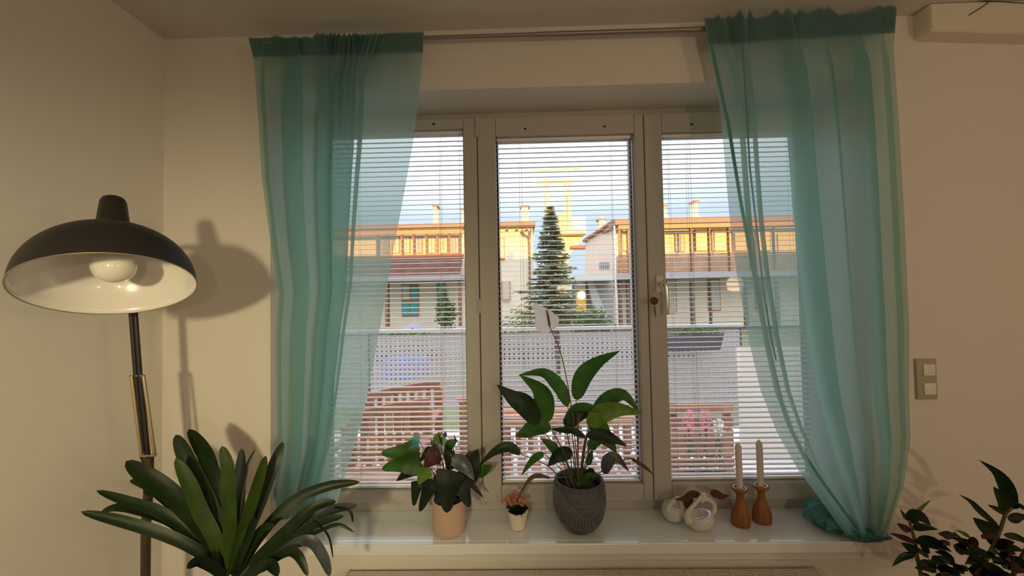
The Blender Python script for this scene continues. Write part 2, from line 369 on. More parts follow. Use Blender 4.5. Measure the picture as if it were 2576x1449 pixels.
# hem seams and the bundled foot lying on the sill
def strip(root, pts, wd, D0, D1, name, mt):
    v = []; f = []; n_ = len(pts)
    for i, (x, y) in enumerate(pts):
        D = lerp(D0, D1, i/(n_-1)); v += [P(x-wd/2, y, D), P(x+wd/2, y, D)]
    for i in range(n_-1): f.append((2*i, 2*i+1, 2*i+3, 2*i+2))
    return obj(name, v, f, mt, root, True)
hemm = mat('teal_hem', (0.12, 0.32, 0.31), 0.9, trans=0.35)
strip(rc, [(1790, 115), (1812, 220), (1832, 310), (1846, 400), (1862, 500), (1884, 620), (1902, 720), (1925, 830), (1950, 945), (1978, 1055), (2020, 1140), (2075, 1220), (2120, 1282), (2160, 1335)], 9, 1.372, 1.405, 'hem', hemm)
strip(rc, [(1868, 120), (1876, 250), (1886, 420), (1902, 560), (1922, 740), (1940, 850), (1952, 905)], 5, 1.372, 1.385, 'hem', hemm)
def blob(c, r, seed, M=None, n=28, fold=0.12):
    rr = random.Random(seed); ph = [rr.uniform(0, 6.28) for _ in range(4)]
    v = []; f = []
    for j in range(n+1):
        th = math.pi*j/n
        for i in range(n*2):
            ph_ = math.pi*i/n
            k = 1+fold*math.sin(5*ph_+ph[0]+2*th)*math.sin(th)+fold*0.6*math.sin(9*ph_+ph[1]-3*th)*math.sin(th)
            v.append(Vector(c)+Vector((r[0]*math.sin(th)*math.cos(ph_)*k, r[1]*math.sin(th)*math.sin(ph_)*k, r[2]*math.cos(th)*(1+0.1*math.sin(3*ph_+ph[2])))))
    for j in range(n):
        for i in range(n*2): f.append((j*2*n+i, (j+1)*2*n+i, (j+1)*2*n+(i+1) % (2*n), j*2*n+(i+1) % (2*n)))
    return v, f
foot = MB(); cc = P(2068, 1298, 1.515); cc.z = ZS+0.047; foot.add(*blob(cc, (0.062, 0.045, 0.046), 3))
cc = P(2115, 1322, 1.47); cc.z = ZS+0.032; foot.add(*blob(cc, (0.072, 0.040, 0.030), 5, fold=0.16))
cc = P(2178, 1340, 1.425); cc.z = ZS+0.022; foot.add(*blob(cc, (0.072, 0.030, 0.021), 8, fold=0.18))
foot.build('bundled_foot', mat('teal_cloth_bundle', (0.12, 0.36, 0.35), 0.9, noise=0.2, nscale=60, bump=0.3, bscale=300, trans=0.35), rc, True)

# ------------------------------------------------------------------ radiator below the sill
ZR = 0.515
RX0 = P(868, 1436, 1.40).x; RX1 = PZ(2060, 1427, ZR).x
YR0, YR1 = 1.24, 1.415
rad = empty('radiator', ((RX0+RX1)/2, 1.33, 0.1), 'white panel radiator with a slotted top grille under the sill', 'radiator')
radm = mat('radiator_enamel', (0.70, 0.66, 0.58), 0.4, 0.4)
shadesmooth(MB().box(RX0, RX1, YR0-0.012, YR0, 0.12, ZR-0.01, 0.004).build('front_panel', radm, rad))
shadesmooth(MB().box(RX0, RX1, YR1, YR1+0.012, 0.12, ZR-0.005, 0.003).build('back_panel', radm, rad))
MB().box(RX0+0.01, RX1-0.01, YR0+0.03, YR1-0.02, 0.14, ZR-0.03).build('fins', mat('radiator_fins', (0.2, 0.18, 0.15), 0.7), rad)
gr = MB(); nb = 22
gx0, gx1 = RX0+0.005, RX1-0.02
for i in range(nb+1):
    x = lerp(gx0, gx1, i/nb); gr.box(x-0.003, x+0.003, YR0, YR1, ZR-0.012, ZR)
gr.box(RX0, gx0+0.003, YR0, YR1, ZR-0.03, ZR+0.001); gr.box(gx1, RX1, YR0, YR1, ZR-0.03, ZR+0.001)
gb_ = gr.build('top_grille', radm, rad)
yy = YR0+0.006
me = bpy.data.meshes.new('grille_bar'); bb = MB().box(gx0, gx1, -0.0022, 0.0022, -0.008, 0)
me.from_pydata([v-Vector(((RX0+RX1)/2, 0, 0)) for v in bb.v], [], bb.f); me.materials.append(radm)
while yy < YR1:
    o = bpy.data.objects.new('grille_bar', me); C.objects.link(o); o.parent = gb_; o.location = (0, yy-1.33, ZR-0.001-0.1); yy += 0.0105
q = PZ(2204, 1440, ZR-0.005); q = Vector((RX1+0.10, 1.33, ZR-0.045))
shadesmooth(MB().lathe(q, [(0.012, -0.08), (0.014, -0.03), (0.022, -0.028), (0.026, 0.01), (0.024, 0.03), (0.015, 0.038), (0.001, 0.04)], 24).build('valve_knob', white, rad))
MB().tube([q+Vector((0,0,-0.08)), q+Vector((0,0,-0.40))], 0.008, 10).build('pipe', radm, rad)

# ------------------------------------------------------------------ light switch
a = P(2298, 902, DW); c2 = P(2353, 1003, DW)
sw = empty('light_switch', Vector(((a.x+c2.x)/2, DW, c2.z)), 'double grey-framed light switch on the wall right of the curtain', 'light switch')
swm = mat('switch_frame', (0.42, 0.38, 0.29), 0.5); swb = mat('switch_rocker', (0.80, 0.76, 0.66), 0.4)
shadesmooth(MB().box(a.x, c2.x, DW-0.010, DW, c2.z, a.z, 0.003).build('frame', swm, sw))
h = a.z-c2.z; wd = c2.x-a.x
for k, t in enumerate((0.27, 0.735)):
    zc = a.z-h*t; xc = (a.x+c2.x)/2+0.006
    shadesmooth(MB().box(xc-0.021, xc+0.021, DW-0.0145, DW-0.009, zc-0.021, zc+0.021, 0.002).build('rocker', swb, sw))

# ------------------------------------------------------------------ wall unit at the top right
ac = empty('air_conditioner', P(2480, 100, DW), 'smooth white wall unit with rounded corner at the ceiling, top right', 'air conditioner')
x0 = P(2341, 60, 1.39).x; z0 = P(2400, 76, 1.39).z
acm = mat('unit_shell', (0.74, 0.68, 0.58), 0.55)
bm = MB(); n_ = 10; x1 = 2.45
pr = []                                              # rounded lower-left outline in xz
rc_ = 0.014
for k in range(9):
    g = math.pi+math.pi/2*k/8; pr.append((x0+rc_+rc_*math.cos(g), z0+rc_+rc_*math.sin(g)))
pr = [(x0, ZC-0.004)]+pr+[(x1, z0-0.055), (x1, ZC-0.004)]
v = []; f = []; N = len(pr)
for yv, ins in ((DW, 0.0), (1.395, 0.0), (1.388, 0.004)):
    for (x, z) in pr: v.append((x+(ins if x < x1 else 0), yv, z+(ins if z < ZC-0.01 else 0)))
for j in range(2):
    for i in range(N): f.append((j*N+i, j*N+(i+1) % N, (j+1)*N+(i+1) % N, (j+1)*N+i))
f.append(tuple(range(2*N, 3*N)))
obj('housing', v, f, acm, ac)
seam = mat('seam_dark', (0.10, 0.05, 0.03), 0.8)
MB().tube([P(2438, 38, 1.386), P(2470, 18, 1.386), P(2491, 3, 1.386)], 0.0016, 6).build('louver_edge', seam, ac)
MB().tube([P(2456, 2, 1.386), P(2500, 3, 1.386), P(2600, 9, 1.386)], 0.0014, 6).build('seam', seam, ac)

# ------------------------------------------------------------------ floor lamp
DS = 0.86; DP = 1.16
lamp = empty('floor_lamp', Vector((P(366, 1449, DP).x, DP, 0)), 'tall black floor lamp with a wide dome shade, white inside', 'floor lamp')
sc_c = Vector((-0.931, DS, 1.5445)); Rr = 0.1505
RM = Matrix.Rotation(math.radians(-19), 3, 'Y') @ Matrix.Rotation(math.radians(-17), 3, 'X')
def dome(r, h_, n_=18, z0_=0.0, rn=0.032):
    out = []
    for k in range(n_+1):
        g = math.pi/2*k/n_; rr_ = r*math.cos(g)
        if rr_ < rn: break
        out.append((rr_, z0_+h_*math.sin(g)**0.92))
    return out
outer = dome(Rr, 0.150); zt_ = outer[-1][1]
neck = [(0.0325, zt_+0.003), (0.031, zt_+0.010), (0.0295, zt_+0.030), (0.0245, zt_+0.088), (0.0215, zt_+0.096), (0.012, zt_+0.100), (0.0005, zt_+0.101)]
osh = MB().lathe(sc_c, [(Rr-0.001, -0.001)]+outer+neck, 72, RM); osh.f = [q for q in osh.f if len(q) == 4]
shadesmooth(osh.build('lamp_shade', black, lamp))
inner = [(Rr-0.0005, -0.0005)]+dome(Rr-0.003, 0.145, rn=0.005)+[(0.0005, 0.1445)]
ish = MB(); vv = []
ish.lathe(sc_c, inner, 72, RM); ish.f = [q for q in ish.f if len(q) == 4]; ish.build('shade_lining', shadein, lamp, True)
rim = MB(); rim.tube([sc_c+RM @ Vector((Rr*math.cos(t_*2*math.pi/72), Rr*math.sin(t_*2*math.pi/72), -0.001)) for t_ in range(73)], 0.0014, 6, False)
rim.build('rim', mat('worn_rim', (0.35, 0.30, 0.22), 0.4, metal=0.5), lamp, True)
bc = sc_c+RM @ Vector((0.004, 0.0, 0.052))
bv = [(0.001, -0.040)]+[(0.040*math.sin(math.pi*k/14), -0.040*math.cos(math.pi*k/14)) for k in range(1, 12)]+[(0.020, 0.040), (0.016, 0.05), (0.016, 0.075)]
MB().lathe(bc, bv, 40, RM).build('bulb', bulbm, lamp, True)
shadesmooth(MB().lathe(bc, [(0.017, 0.055), (0.020, 0.06), (0.020, 0.088), (0.001, 0.089)], 24, RM).build('socket', black, lamp))
# stand: twin upper rods, sleeve, joint, lower tube, foot
brass = mat('aged_brass', (0.55, 0.46, 0.28), 0.35, metal=0.85)
top = P(322, 700, DP-0.03); jt = P(378, 1166, DP)
b = MB()
for dx in (-5.5, 5.5): b.tube([P(335+dx, 786, DP-0.03), P(347+dx, 945, DP-0.02), P(368+dx, 1150, DP)], 0.0058, 10)
upx = sc_c+RM @ Vector((0, 0, 0.18))
b.tube(smoothpath([P(335, 786, DP-0.03), P(326, 680, DP-0.05), P(300, 600, 1.08), sc_c+RM @ Vector((0.0, 0.02, zt_+0.02))], 14), 0.008, 10)
shadesmooth(b.build('arm', black, lamp))
b = MB()
for x0_, x1_ in ((331, 356), (361, 390)):
    pa = P(x0_, 946, DP-0.025); pb_ = P(x1_, 1147, DP-0.008); b.tube([pa, pb_], 0.0048, 10)
shadesmooth(b.build('sleeve', brass, lamp))
for (xx, yy_) in ((345, 946), (373, 1147)):
    pa = P(xx-19, yy_, DP-0.022); pb_ = P(xx+19, yy_-1, DP-0.022)
    shadesmooth(MB().tube([pa, pb_], 0.003, 8).build('sleeve_collar', brass, lamp))
b = MB(); b.tube([P(362, 1140, DP), P(372, 1165, DP)], 0.012, 12); b.tube([P(385, 1148, DP), P(381, 1168, DP), P(388, 1188, DP)], 0.0035, 8); b.tube([P(378, 1184, DP), P(400, 1192, DP)], 0.006, 8)
shadesmooth(b.build('joint', black, lamp))
b = MB(); b.tube([P(375, 1150, DP), P(373, 1240, DP), P(367, 1330, DP), Vector((P(366, 1449, DP).x, DP, 0.02))], 0.0118, 14)
shadesmooth(b.build('pole', mat('pole_bronze', (0.10, 0.075, 0.05), 0.45, metal=0.4, noise=0.2), lamp))
shadesmooth(MB().lathe((P(366, 1449, DP).x, DP, 0), [(0.15, 0), (0.15, 0.012), (0.14, 0.018), (0.02, 0.026), (0.012, 0.04)], 48).build('base', black, lamp))

# ------------------------------------------------------------------ leaves
def leaf(root, pts, wpx, D0, D1, mt, prof='lance', twist=0.0, name='leaf', n=14, fold=0.25, Dm=None):
    """pts: photo-space centre line from base to tip, carried at depths D0..D1"""
    k = len(pts)
    W = []
    for i, (x, y) in enumerate(pts):
        t = i/(k-1); D = lerp(D0, D1, t)+(0 if Dm is None else Dm*math.sin(math.pi*t)); W.append(P(x, y, D))
    path = smoothpath(W, n); v = []; f = []
    wm = wpx/F*lerp(D0, D1, 0.5)/2
    for i, p in enumerate(path):
        t = i/(n-1); tg = (path[min(i+1, n-1)]-path[max(i-1, 0)]).normalized()
        vd = (p-EYE).normalized(); sd_ = tg.cross(vd).normalized(); nr = sd_.cross(tg).normalized()
        a = twist; sdr = sd_*math.cos(a)+nr*math.sin(a); nn_ = nr*math.cos(a)-sd_*math.sin(a)
        if prof == 'lance': w_ = math.sin(math.pi*min(1, (t**0.80)*0.95+0.05))**0.9*(1-0.35*t*t)*1.08
        elif prof == 'strap': w_ = (0.75+0.25*math.sin(math.pi*t))*(1-max(0, (t-0.72)/0.28)**2.2)**0.6 if t < 1 else 0
        elif prof == 'heart': w_ = (min(1, t/0.10)**0.5)*(1-t)**0.62*(1.12 if t < 0.6 else 1.12)
        else: w_ = 1-t*0.6
        w_ = max(w_, 0.03)*wm
        wav = 0.10*w_*math.sin(t*11+wpx)
        for s_ in (-1, -0.5, 0, 0.5, 1):
            v.append(p+sdr*(s_*w_)+nn_*(-abs(s_)*w_*fold+wav*abs(s_)))
    for i in range(n-1):
        for j in range(4): f.append((i*5+j, i*5+j+1, (i+1)*5+j+1, (i+1)*5+j))
    return obj(name, v, f, mt, root, True)
def stem(root, W, r, mt, name='stem', n=12):
    p = smoothpath(W, n); return MB().tube(p, [lerp(r, r*0.6, i/(n-1)) for i in range(n)], 6).build(name, mt, root, True)

# ---- clivia at the lower left
DB = 1.06
cb = P(572, 1449, DB)
cl = empty('clivia_plant', Vector((cb.x, DB, 0.0)), 'large dark green strap-leaved clivia plant in front of the left wall corner', 'plant')
terra = mat('terracotta', (0.42, 0.17, 0.08), 0.8, noise=0.2)
zp = 0.58
shadesmooth(MB().lathe((cb.x, DB, 0.30), [(0.07, 0), (0.10, 0.24), (0.108, 0.24), (0.108, 0.27), (0.098, 0.27), (0.092, 0.25), (0.001, 0.25)], 36).build('pot', mat('dark_plastic_pot', (0.06, 0.045, 0.035), 0.6), cl))
shadesmooth(MB().lathe((cb.x, DB, 0.0), [(0.15, 0), (0.15, 0.02), (0.02, 0.03), (0.02, 0.27), (0.14, 0.28), (0.14, 0.30), (0.001, 0.30)], 36).build('plant_stand', mat('dark_wood', (0.12, 0.06, 0.035), 0.5, noise=0.3), cl))
g_cl = mat('clivia_green', (0.040, 0.085, 0.010), 0.45, 0.3, noise=0.35, nscale=18, trans=0.2)
CLV = [
 ([(204,1287),(310,1312),(420,1347),(503,1389),(560,1445)],27,-0.10,g_dark),
 ([(243,1234),(324,1262),(393,1284),(462,1325),(530,1390),(566,1445)],26,-0.05,g_dark),
 ([(255,1287),(296,1276),(351,1284),(430,1312),(500,1370),(560,1440)],22,0.02,g_dark),
 ([(317,1160),(354,1188),(409,1226),(462,1276),(520,1345),(568,1445)],42,-0.08,g_dark),
 ([(327,1208),(370,1222),(434,1272),(500,1345),(560,1440)],22,0.04,g_dark),
 ([(442,1094),(464,1141),(503,1215),(544,1312),(572,1445)],36,0.04,g_dark),
 ([(475,1080),(503,1122),(525,1166),(553,1270),(575,1445)],34,0.10,g_dark),
 ([(442,1153),(475,1215),(503,1284),(539,1353),(570,1445)],34,-0.03,g_cl),
 ([(480,1200),(520,1270),(548,1350),(572,1445)],40,0.06,g_dark),
 ([(558,1122),(572,1174),(577,1270),(580,1360),(580,1445)],31,0.0,g_cl),
 ([(608,1128),(604,1188),(600,1270),(590,1370),(582,1445)],27,0.14,g_grey),
 ([(643,1128),(621,1174),(614,1215),(600,1300),(585,1445)],9,0.08,g_dark),
 ([(668,1146),(652,1204),(627,1284),(600,1367),(582,1445)],27,0.02,g_cl),
 ([(712,1112),(690,1166),(656,1257),(612,1367),(585,1445)],29,0.10,g_dark),
 ([(906,1213),(833,1221),(755,1250),(696,1298),(641,1367),(595,1450)],27,0.14,g_dark),
 ([(846,1262),(792,1274),(737,1320),(668,1385),(600,1455)],28,0.08,g_dark),
 ([(899,1272),(847,1279),(778,1303),(709,1353),(610,1455)],24,0.16,g_grey),
 ([(866,1298),(806,1314),(737,1356),(668,1402),(615,1460)],24,0.04,g_dark),
 ([(891,1339),(852,1320),(806,1334),(723,1378),(640,1440),(610,1465)],10,0.02,g_dark),
 ([(888,1314),(884,1292),(872,1280),(840,1276)],7,0.16,g_dark),
 ([(838,1404),(828,1353),(806,1325),(770,1312)],5,0.06,g_dark),
 ([(830,1449),(812,1400),(782,1362),(735,1372),(660,1430)],26,0.0,g_grey),
 ([(775,1449),(752,1400),(722,1388),(660,1425),(620,1460)],22,-0.06,g_dark),
 ([(700,1449),(680,1420),(650,1430),(610,1460)],26,-0.08,g_dark),
 ([(690,1322),(660,1330),(625,1380),(600,1445)],22,-0.02,g_dark),
 ([(470,1430),(500,1412),(540,1430),(570,1460)],24,-0.12,g_blk),
 ([(640,1300),(630,1340),(605,1400),(590,1450)],20,-0.05,g_dark),
]
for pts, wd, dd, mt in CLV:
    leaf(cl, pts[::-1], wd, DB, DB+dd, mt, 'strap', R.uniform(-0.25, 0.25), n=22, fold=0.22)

# ---- peace lily
def soilp(cx, cy, cz, r): a = R.uniform(0, 6.28); q = r*math.sqrt(R.random()); return Vector((cx+q*math.cos(a), cy+q*math.sin(a), cz))
gp = P(1456, 1204, 1.515); gx, gy = gp.x, 1.515; gh = gp.z-ZS
pl = empty('peace_lily', Vector((gx, gy, ZS+0.001)), 'tall peace lily with one white bloom in a grooved dark grey pot', 'plant')
potm = mat('grey_stoneware', (0.105, 0.105, 0.118), 0.75, 0.3, bump=0.25, bscale=250, noise=0.15, nscale=80)
prof = [(0.046, 0), (0.055, 0.004), (0.074, 0.024), (0.090, 0.052), (0.099, 0.085), (0.1015, 0.112), (0.1005, 0.14), (0.0975, 0.165), (0.0945, gh-0.002), (0.092, gh), (0.0855, gh), (0.083, gh-0.004), (0.086, gh-0.03), (0.001, gh-0.03)]
shadesmooth(MB().lathe((gx, gy, ZS+0.001), prof, 64).build('pot', potm, pl))
# carved grooves: raised wavy ribs, one joined relief part
gb2 = MB()
def prad(z):
    return interp([(a[1], a[0]) for a in prof[:9]], z)
for sgn, base_ in ((1, 0.0), (-1, 0.35)):
    for k in range(44):
        pts = []
        a0_ = -math.pi/2+(k-22)*0.105
        for j in range(9):
            t = j/8; zz = 0.012+t*(gh-0.03); tt = zz/gh
            ang = a0_+sgn*(0.9*(tt-0.5)+0.28*math.sin(5.5*tt+k*0.10))
            zone = math.sin(ang*2.0+zz*30)
            if (zone > 0) == (sgn > 0):
                rr_ = prad(zz)+0.0002; pts.append(Vector((gx+rr_*math.cos(ang), gy+rr_*math.sin(ang), ZS+0.001+zz)))
            else:
                if len(pts) > 1: gb2.tube(pts, 0.0015, 4)
                pts = []
        if len(pts) > 1: gb2.tube(pts, 0.0015, 4)
ro = gb2.build('carved_ribs', mat('grey_rib', (0.21, 0.21, 0.225), 0.8), pl); ro['kind'] = 'stuff'
MB().lathe((gx, gy, ZS+gh-0.029), [(0.086, 0), (0.04, 0.006), (0.001, 0.008)], 30).build('soil', soil, pl, True)
LIL = [ # leaf line base->tip, width, D tip offset, material, prof
 ([(1449,1005),(1466,951),(1503,912),(1559,883)],44,0.02,g_mid),
 ([(1428,1021),(1405,972),(1366,938),(1304,944)],34,0.04,g_mid),
 ([(1376,1061),(1370,1005),(1352,975),(1308,944)],50,-0.02,g_mid),
 ([(1353,1067),(1323,1022),(1287,998),(1250,968)],50,-0.03,g_dark),
 ([(1386,1077),(1350,1074),(1320,1088),(1296,1097)],40,0.03,g_mid),
 ([(1472,1100),(1440,1083),(1410,1082),(1384,1079)],18,-0.06,g_dark),
 ([(1509,1034),(1470,1024),(1440,1030),(1416,1058)],22,-0.02,g_mid),
 ([(1424,1075),(1445,1052),(1490,1038)],34,0.02,g_dark),
 ([(1482,1073),(1510,1042),(1560,1030),(1617,1041)],46,-0.03,g_yel),
 ([(1493,1036),(1530,1006),(1570,994),(1609,1040)],38,0.03,g_mid),
 ([(1480,1070),(1512,1076),(1538,1104)],44,0.03,g_mid),
 ([(1476,1096),(1515,1094),(1545,1106),(1578,1122)],30,-0.04,g_dark),
 ([(1500,1094),(1530,1110),(1551,1140)],30,-0.02,g_mid),
 ([(1309,1142),(1279,1124),(1241,1138),(1205,1171)],25,0.0,g_dark),
 ([(1368,1141),(1342,1155),(1311,1196)],19,0.02,g_mid),
 ([(1440,1139),(1405,1145),(1379,1173)],36,-0.03,g_dark),
 ([(1404,1139),(1385,1120),(1362,1104)],24,0.05,g_mid),
 ([(1480,1127),(1495,1116),(1512,1117)],26,0.05,g_mid),
 ([(1521,1192),(1530,1160),(1552,1152),(1582,1186)],30,0.0,g_grey),
 ([(1586,1152),(1620,1173),(1645,1195)],10,0.02,g_brown),
 ([(1385,1203),(1350,1197),(1325,1215),(1290,1280)],11,-0.06,g_brown),
 ([(1465,1220),(1480,1196),(1510,1196)],13,-0.06,g_mid),
 ([(1478,1170),(1484,1150),(1490,1130)],16,0.04,g_dark),
 ([(1470,1205),(1488,1185),(1492,1178)],20,-0.02,g_dark),
]
zs = ZS+gh-0.026
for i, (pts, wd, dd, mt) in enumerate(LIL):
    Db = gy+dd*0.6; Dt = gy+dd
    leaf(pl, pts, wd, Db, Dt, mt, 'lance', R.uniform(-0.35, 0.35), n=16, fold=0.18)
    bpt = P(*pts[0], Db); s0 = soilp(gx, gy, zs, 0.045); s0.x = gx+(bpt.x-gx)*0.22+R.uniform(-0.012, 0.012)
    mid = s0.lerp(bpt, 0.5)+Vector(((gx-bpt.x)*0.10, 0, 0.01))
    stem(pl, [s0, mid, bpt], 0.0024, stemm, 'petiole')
stem(pl, [Vector((gx+0.002, gy, zs)), P(1449, 1130, gy), P(1435, 1009, gy), P(1412, 893, gy), P(1386, 829, gy), P(1380, 812, gy)], 0.0024, stemb, 'flower_stem', 24)
stem(pl, [Vector((gx-0.006, gy-0.02, zs)), P(1454, 1100, gy-0.02), P(1457, 1040, gy-0.02)], 0.0035, stemb, 'plant_stake')
leaf(pl, [(1390, 830), (1378, 812), (1364, 790), (1340, 762)], 62, gy+0.006, gy+0.004, spathe, 'lance', 0.25, 'spathe', 18, 0.25)
shadesmooth(MB().tube(smoothpath([P(1383, 822, gy-0.004), P(1379, 798, gy-0.006), P(1375, 778, gy-0.006)], 10), [0.003, 0.0045, 0.005, 0.005, 0.005, 0.005, 0.0045, 0.004, 0.003, 0.001], 10).build('spadix', mat('spadix_brown', (0.36, 0.17, 0.07), 0.8, bump=0.6, bscale=900), pl))

# ---- anthurium in a pinkish cylinder pot
ap = P(1130, 1316, 1.505); ax, ay = ap.x, 1.505
an = empty('anthurium', Vector((ax, ay, ZS+0.001)), 'bushy dark anthurium in a pale pink cylinder pot, left on the sill', 'plant')
hA = P(1130, 1274, 1.445).z-ZS
pink = mat('pink_ceramic', (0.60, 0.44, 0.34), 0.45, 0.4, noise=0.05)
shadesmooth(MB().lathe((ax, ay, ZS+0.001), [(0.056, 0), (0.061, 0.004), (0.0635, 0.012), (0.0640, hA-0.002), (0.0625, hA), (0.0595, hA), (0.059, hA-0.02), (0.001, hA-0.02)], 56).build('pot', pink, an))
MB().lathe((ax, ay, ZS+hA-0.019), [(0.058, 0), (0.03, 0.005), (0.001, 0.006)], 26).build('soil', soil, an, True)
ANT = [
 ([(1056,1110),(1040,1112),(1016,1133)],26,-0.02,g_blue,'heart'),
 ([(1056,1128),(1010,1138),(959,1139)],42,-0.03,g_mid,'heart'),
 ([(1058,1168),(1012,1166),(961,1180)],46,-0.05,g_mid,'heart'),
 ([(1056,1150),(1035,1150),(1008,1156)],50,-0.02,g_mid,'lance'),
 ([(1066,1176),(1030,1186),(997,1210)],25,-0.02,g_blk,'lance'),
 ([(1084,1180),(1068,1190),(1052,1219)],32,-0.05,g_yel,'lance'),
 ([(1051,1209),(1046,1235),(1041,1273)],26,-0.04,g_dark,'heart'),
 ([(1086,1204),(1076,1235),(1056,1287)],36,-0.04,g_blk,'heart'),
 ([(1136,1182),(1128,1225),(1124,1290)],62,-0.09,g_blk,'heart'),
 ([(1156,1184),(1164,1225),(1181,1276)],44,-0.08,g_blk,'heart'),
 ([(1110,1190),(1106,1235),(1098,1268)],30,-0.06,g_dark,'heart'),
 ([(1176,1140),(1188,1170),(1195,1215)],44,-0.04,g_blk,'heart'),
 ([(1136,1153),(1168,1170),(1193,1208)],30,-0.07,g_grey,'lance'),
 ([(1168,1196),(1190,1222),(1216,1252)],12,-0.02,g_dark,'lance'),
 ([(1198,1186),(1215,1184),(1240,1170)],26,-0.01,g_mid,'lance'),
 ([(1106,1116),(1102,1100),(1108,1088)],20,0.01,g_yel,'lance'),
 ([(1120,1140),(1116,1118),(1114,1096)],30,0.02,g_pale,'lance'),
 ([(1104,1135),(1098,1122),(1102,1112)],24,0.03,g_pale,'lance'),
 ([(1122,1130),(1136,1116),(1151,1107)],20,0.0,g_mid,'lance'),
 ([(1138,1132),(1130,1142),(1124,1160)],34,-0.03,g_dark,'heart'),
 ([(1108,1140),(1090,1150),(1068,1176)],38,-0.05,g_maroon,'lance'),
 ([(1084,1124),(1072,1140),(1053,1167)],14,-0.01,g_dark,'lance'),
 ([(1101,1118),(1090,1114),(1083,1109)],12,0.0,g_grey,'lance'),
 ([(1118,1100),(1120,1092),(1120,1086)],8,0.0,g_grey,'lance'),
 ([(1152,1148),(1140,1160),(1126,1182)],40,0.0,g_blk,'lance'),
]
zs = ZS+hA-0.016
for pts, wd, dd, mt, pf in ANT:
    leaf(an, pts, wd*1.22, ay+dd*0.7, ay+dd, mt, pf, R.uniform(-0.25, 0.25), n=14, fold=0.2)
    bpt = P(*pts[0], ay+dd*0.7); s0 = Vector((ax+R.uniform(-0.02, 0.02), ay+R.uniform(-0.02, 0.02), zs))
    stem(an, [s0, s0.lerp(bpt, 0.55)+Vector((0, 0, 0.015)), bpt], 0.0017, stemm if mt is not g_maroon else g_maroon, 'petiole', 8)
for pa, pb2, m2 in (((1104, 1094), (1112, 1120), g_blk), ((1142, 1095), (1147, 1108), g_maroon), ((1141, 1128), (1142, 1140), g_maroon)):
    MB().tube([P(*pb2, ay-0.01), P(*pa, ay-0.012)], [0.003, 0.0018], 8).build('spadix', m2, an, True)

# ---- small kalanchoe-like plant
kp = P(1303, 1318, 1.52); kx, ky = kp.x, 1.52
ka = empty('flowering_pot_plant', Vector((kx, ky, ZS+0.001)), 'small pot plant with salmon blossoms in a little white pot', 'plant')
hK = P(1303, 1297, 1.48).z-ZS
shadesmooth(MB().lathe((kx, ky, ZS+0.001), [(0.025, 0), (0.029, 0.003), (0.034, hK*0.5), (0.0395, hK-0.008), (0.0405, hK-0.008), (0.041, hK), (0.038, hK), (0.037, hK-0.01), (0.001, hK-0.01)], 40).build('pot', mat('white_ceramic_small', (0.80, 0.72, 0.62), 0.4), ka))
for k in range(34):
    a_ = k*2.4; x = 1303+math.cos(a_)*R.uniform(6, 38); y = 1284+abs(math.sin(a_))*4+R.uniform(-8, 12)
    leaf(ka, [(1303+(x-1303)*0.2, 1290), (lerp(1303, x, 0.6), y-3), (x, y)], 14, ky, ky-0.02+0.03*math.sin(a_), g_blk if k % 3 else g_dark, 'lance', R.uniform(-0.6, 0.6), n=8)
salmon = mat('salmon_petal', (0.62, 0.24, 0.15), 0.7, noise=0.3, nscale=150, trans=0.3)
for k in range(40):
    cx_ = 1300+R.gauss(0, 14); cy_ = 1254+R.gauss(0, 9)+abs(cx_-1300)*0.15; D_ = ky+R.uniform(-0.03, 0.02)
    q = P(cx_, cy_, D_); bq = MB()
    for j in range(5):
        g = j*1.2566+k; dv = Vector((math.cos(g), -0.3, math.sin(g)))*0.0095
        sd_ = Vector((-math.sin(g), 0, math.cos(g)))*0.004
        bq.add([q, q+dv*0.55+sd_, q+dv, q+dv*0.55-sd_], [(0, 1, 2, 3)])
    bq.build('blossom', salmon, ka)
    if k % 3 == 0: stem(ka, [Vector((kx+R.uniform(-.01, .01), ky, ZS+hK-0.01)), q], 0.001, stemm, 'stem', 4)

# ------------------------------------------------------------------ swans
cer = mat('white_porcelain', (0.66, 0.66, 0.60), 0.10, 0.6, coat=0.7)
def ell(c, r, n=20, M=None, cut=None):
    v = []; f = []
    for j in range(n+1):
        th = math.pi*j/n
        for i in range(2*n):
            p_ = math.pi*i/n; q = Vector((r[0]*math.sin(th)*math.cos(p_), r[1]*math.sin(th)*math.sin(p_), r[2]*math.cos(th)))
            if cut is not None and q.z > cut: q.z = cut-(q.z-cut)*0.7; q.x *= 0.82; q.y *= 0.82
            v.append(Vector(c)+(M @ q if M else q))
    for j in range(n):
        for i in range(2*n): f.append((j*2*n+i, (j+1)*2*n+i, (j+1)*2*n+(i+1) % (2*n), j*2*n+(i+1) % (2*n)))
    return v, f
# left swan
c0 = P(1696, 1296, 1.535); c0.z = ZS+0.040
c0.y = 1.555
s1 = empty('swan_figurine', Vector((c0.x, c0.y, ZS)), 'white porcelain swan vase, back left of the pair, turned away', 'figurine', 'pair of porcelain swans')
MB().add(*ell(c0, (0.040, 0.046, 0.039), M=Matrix.Rotation(0.25, 3, 'Y'), cut=0.028)).build('body', cer, s1, True)
pth = smoothpath([P(1680, 1284, 1.53), P(1684, 1272, 1.525), P(1692, 1262, 1.52), P(1703, 1254, 1.52), P(1714, 1262, 1.52), P(1716, 1276, 1.525)], 20)
MB().tube(pth, [0.012, 0.011, 0.010, 0.0095, 0.009, 0.009, 0.009, 0.009, 0.0085, 0.0085, 0.0085, 0.009, 0.009, 0.009, 0.009, 0.010, 0.010, 0.010, 0.011, 0.011], 12).build('neck', cer, s1, True)
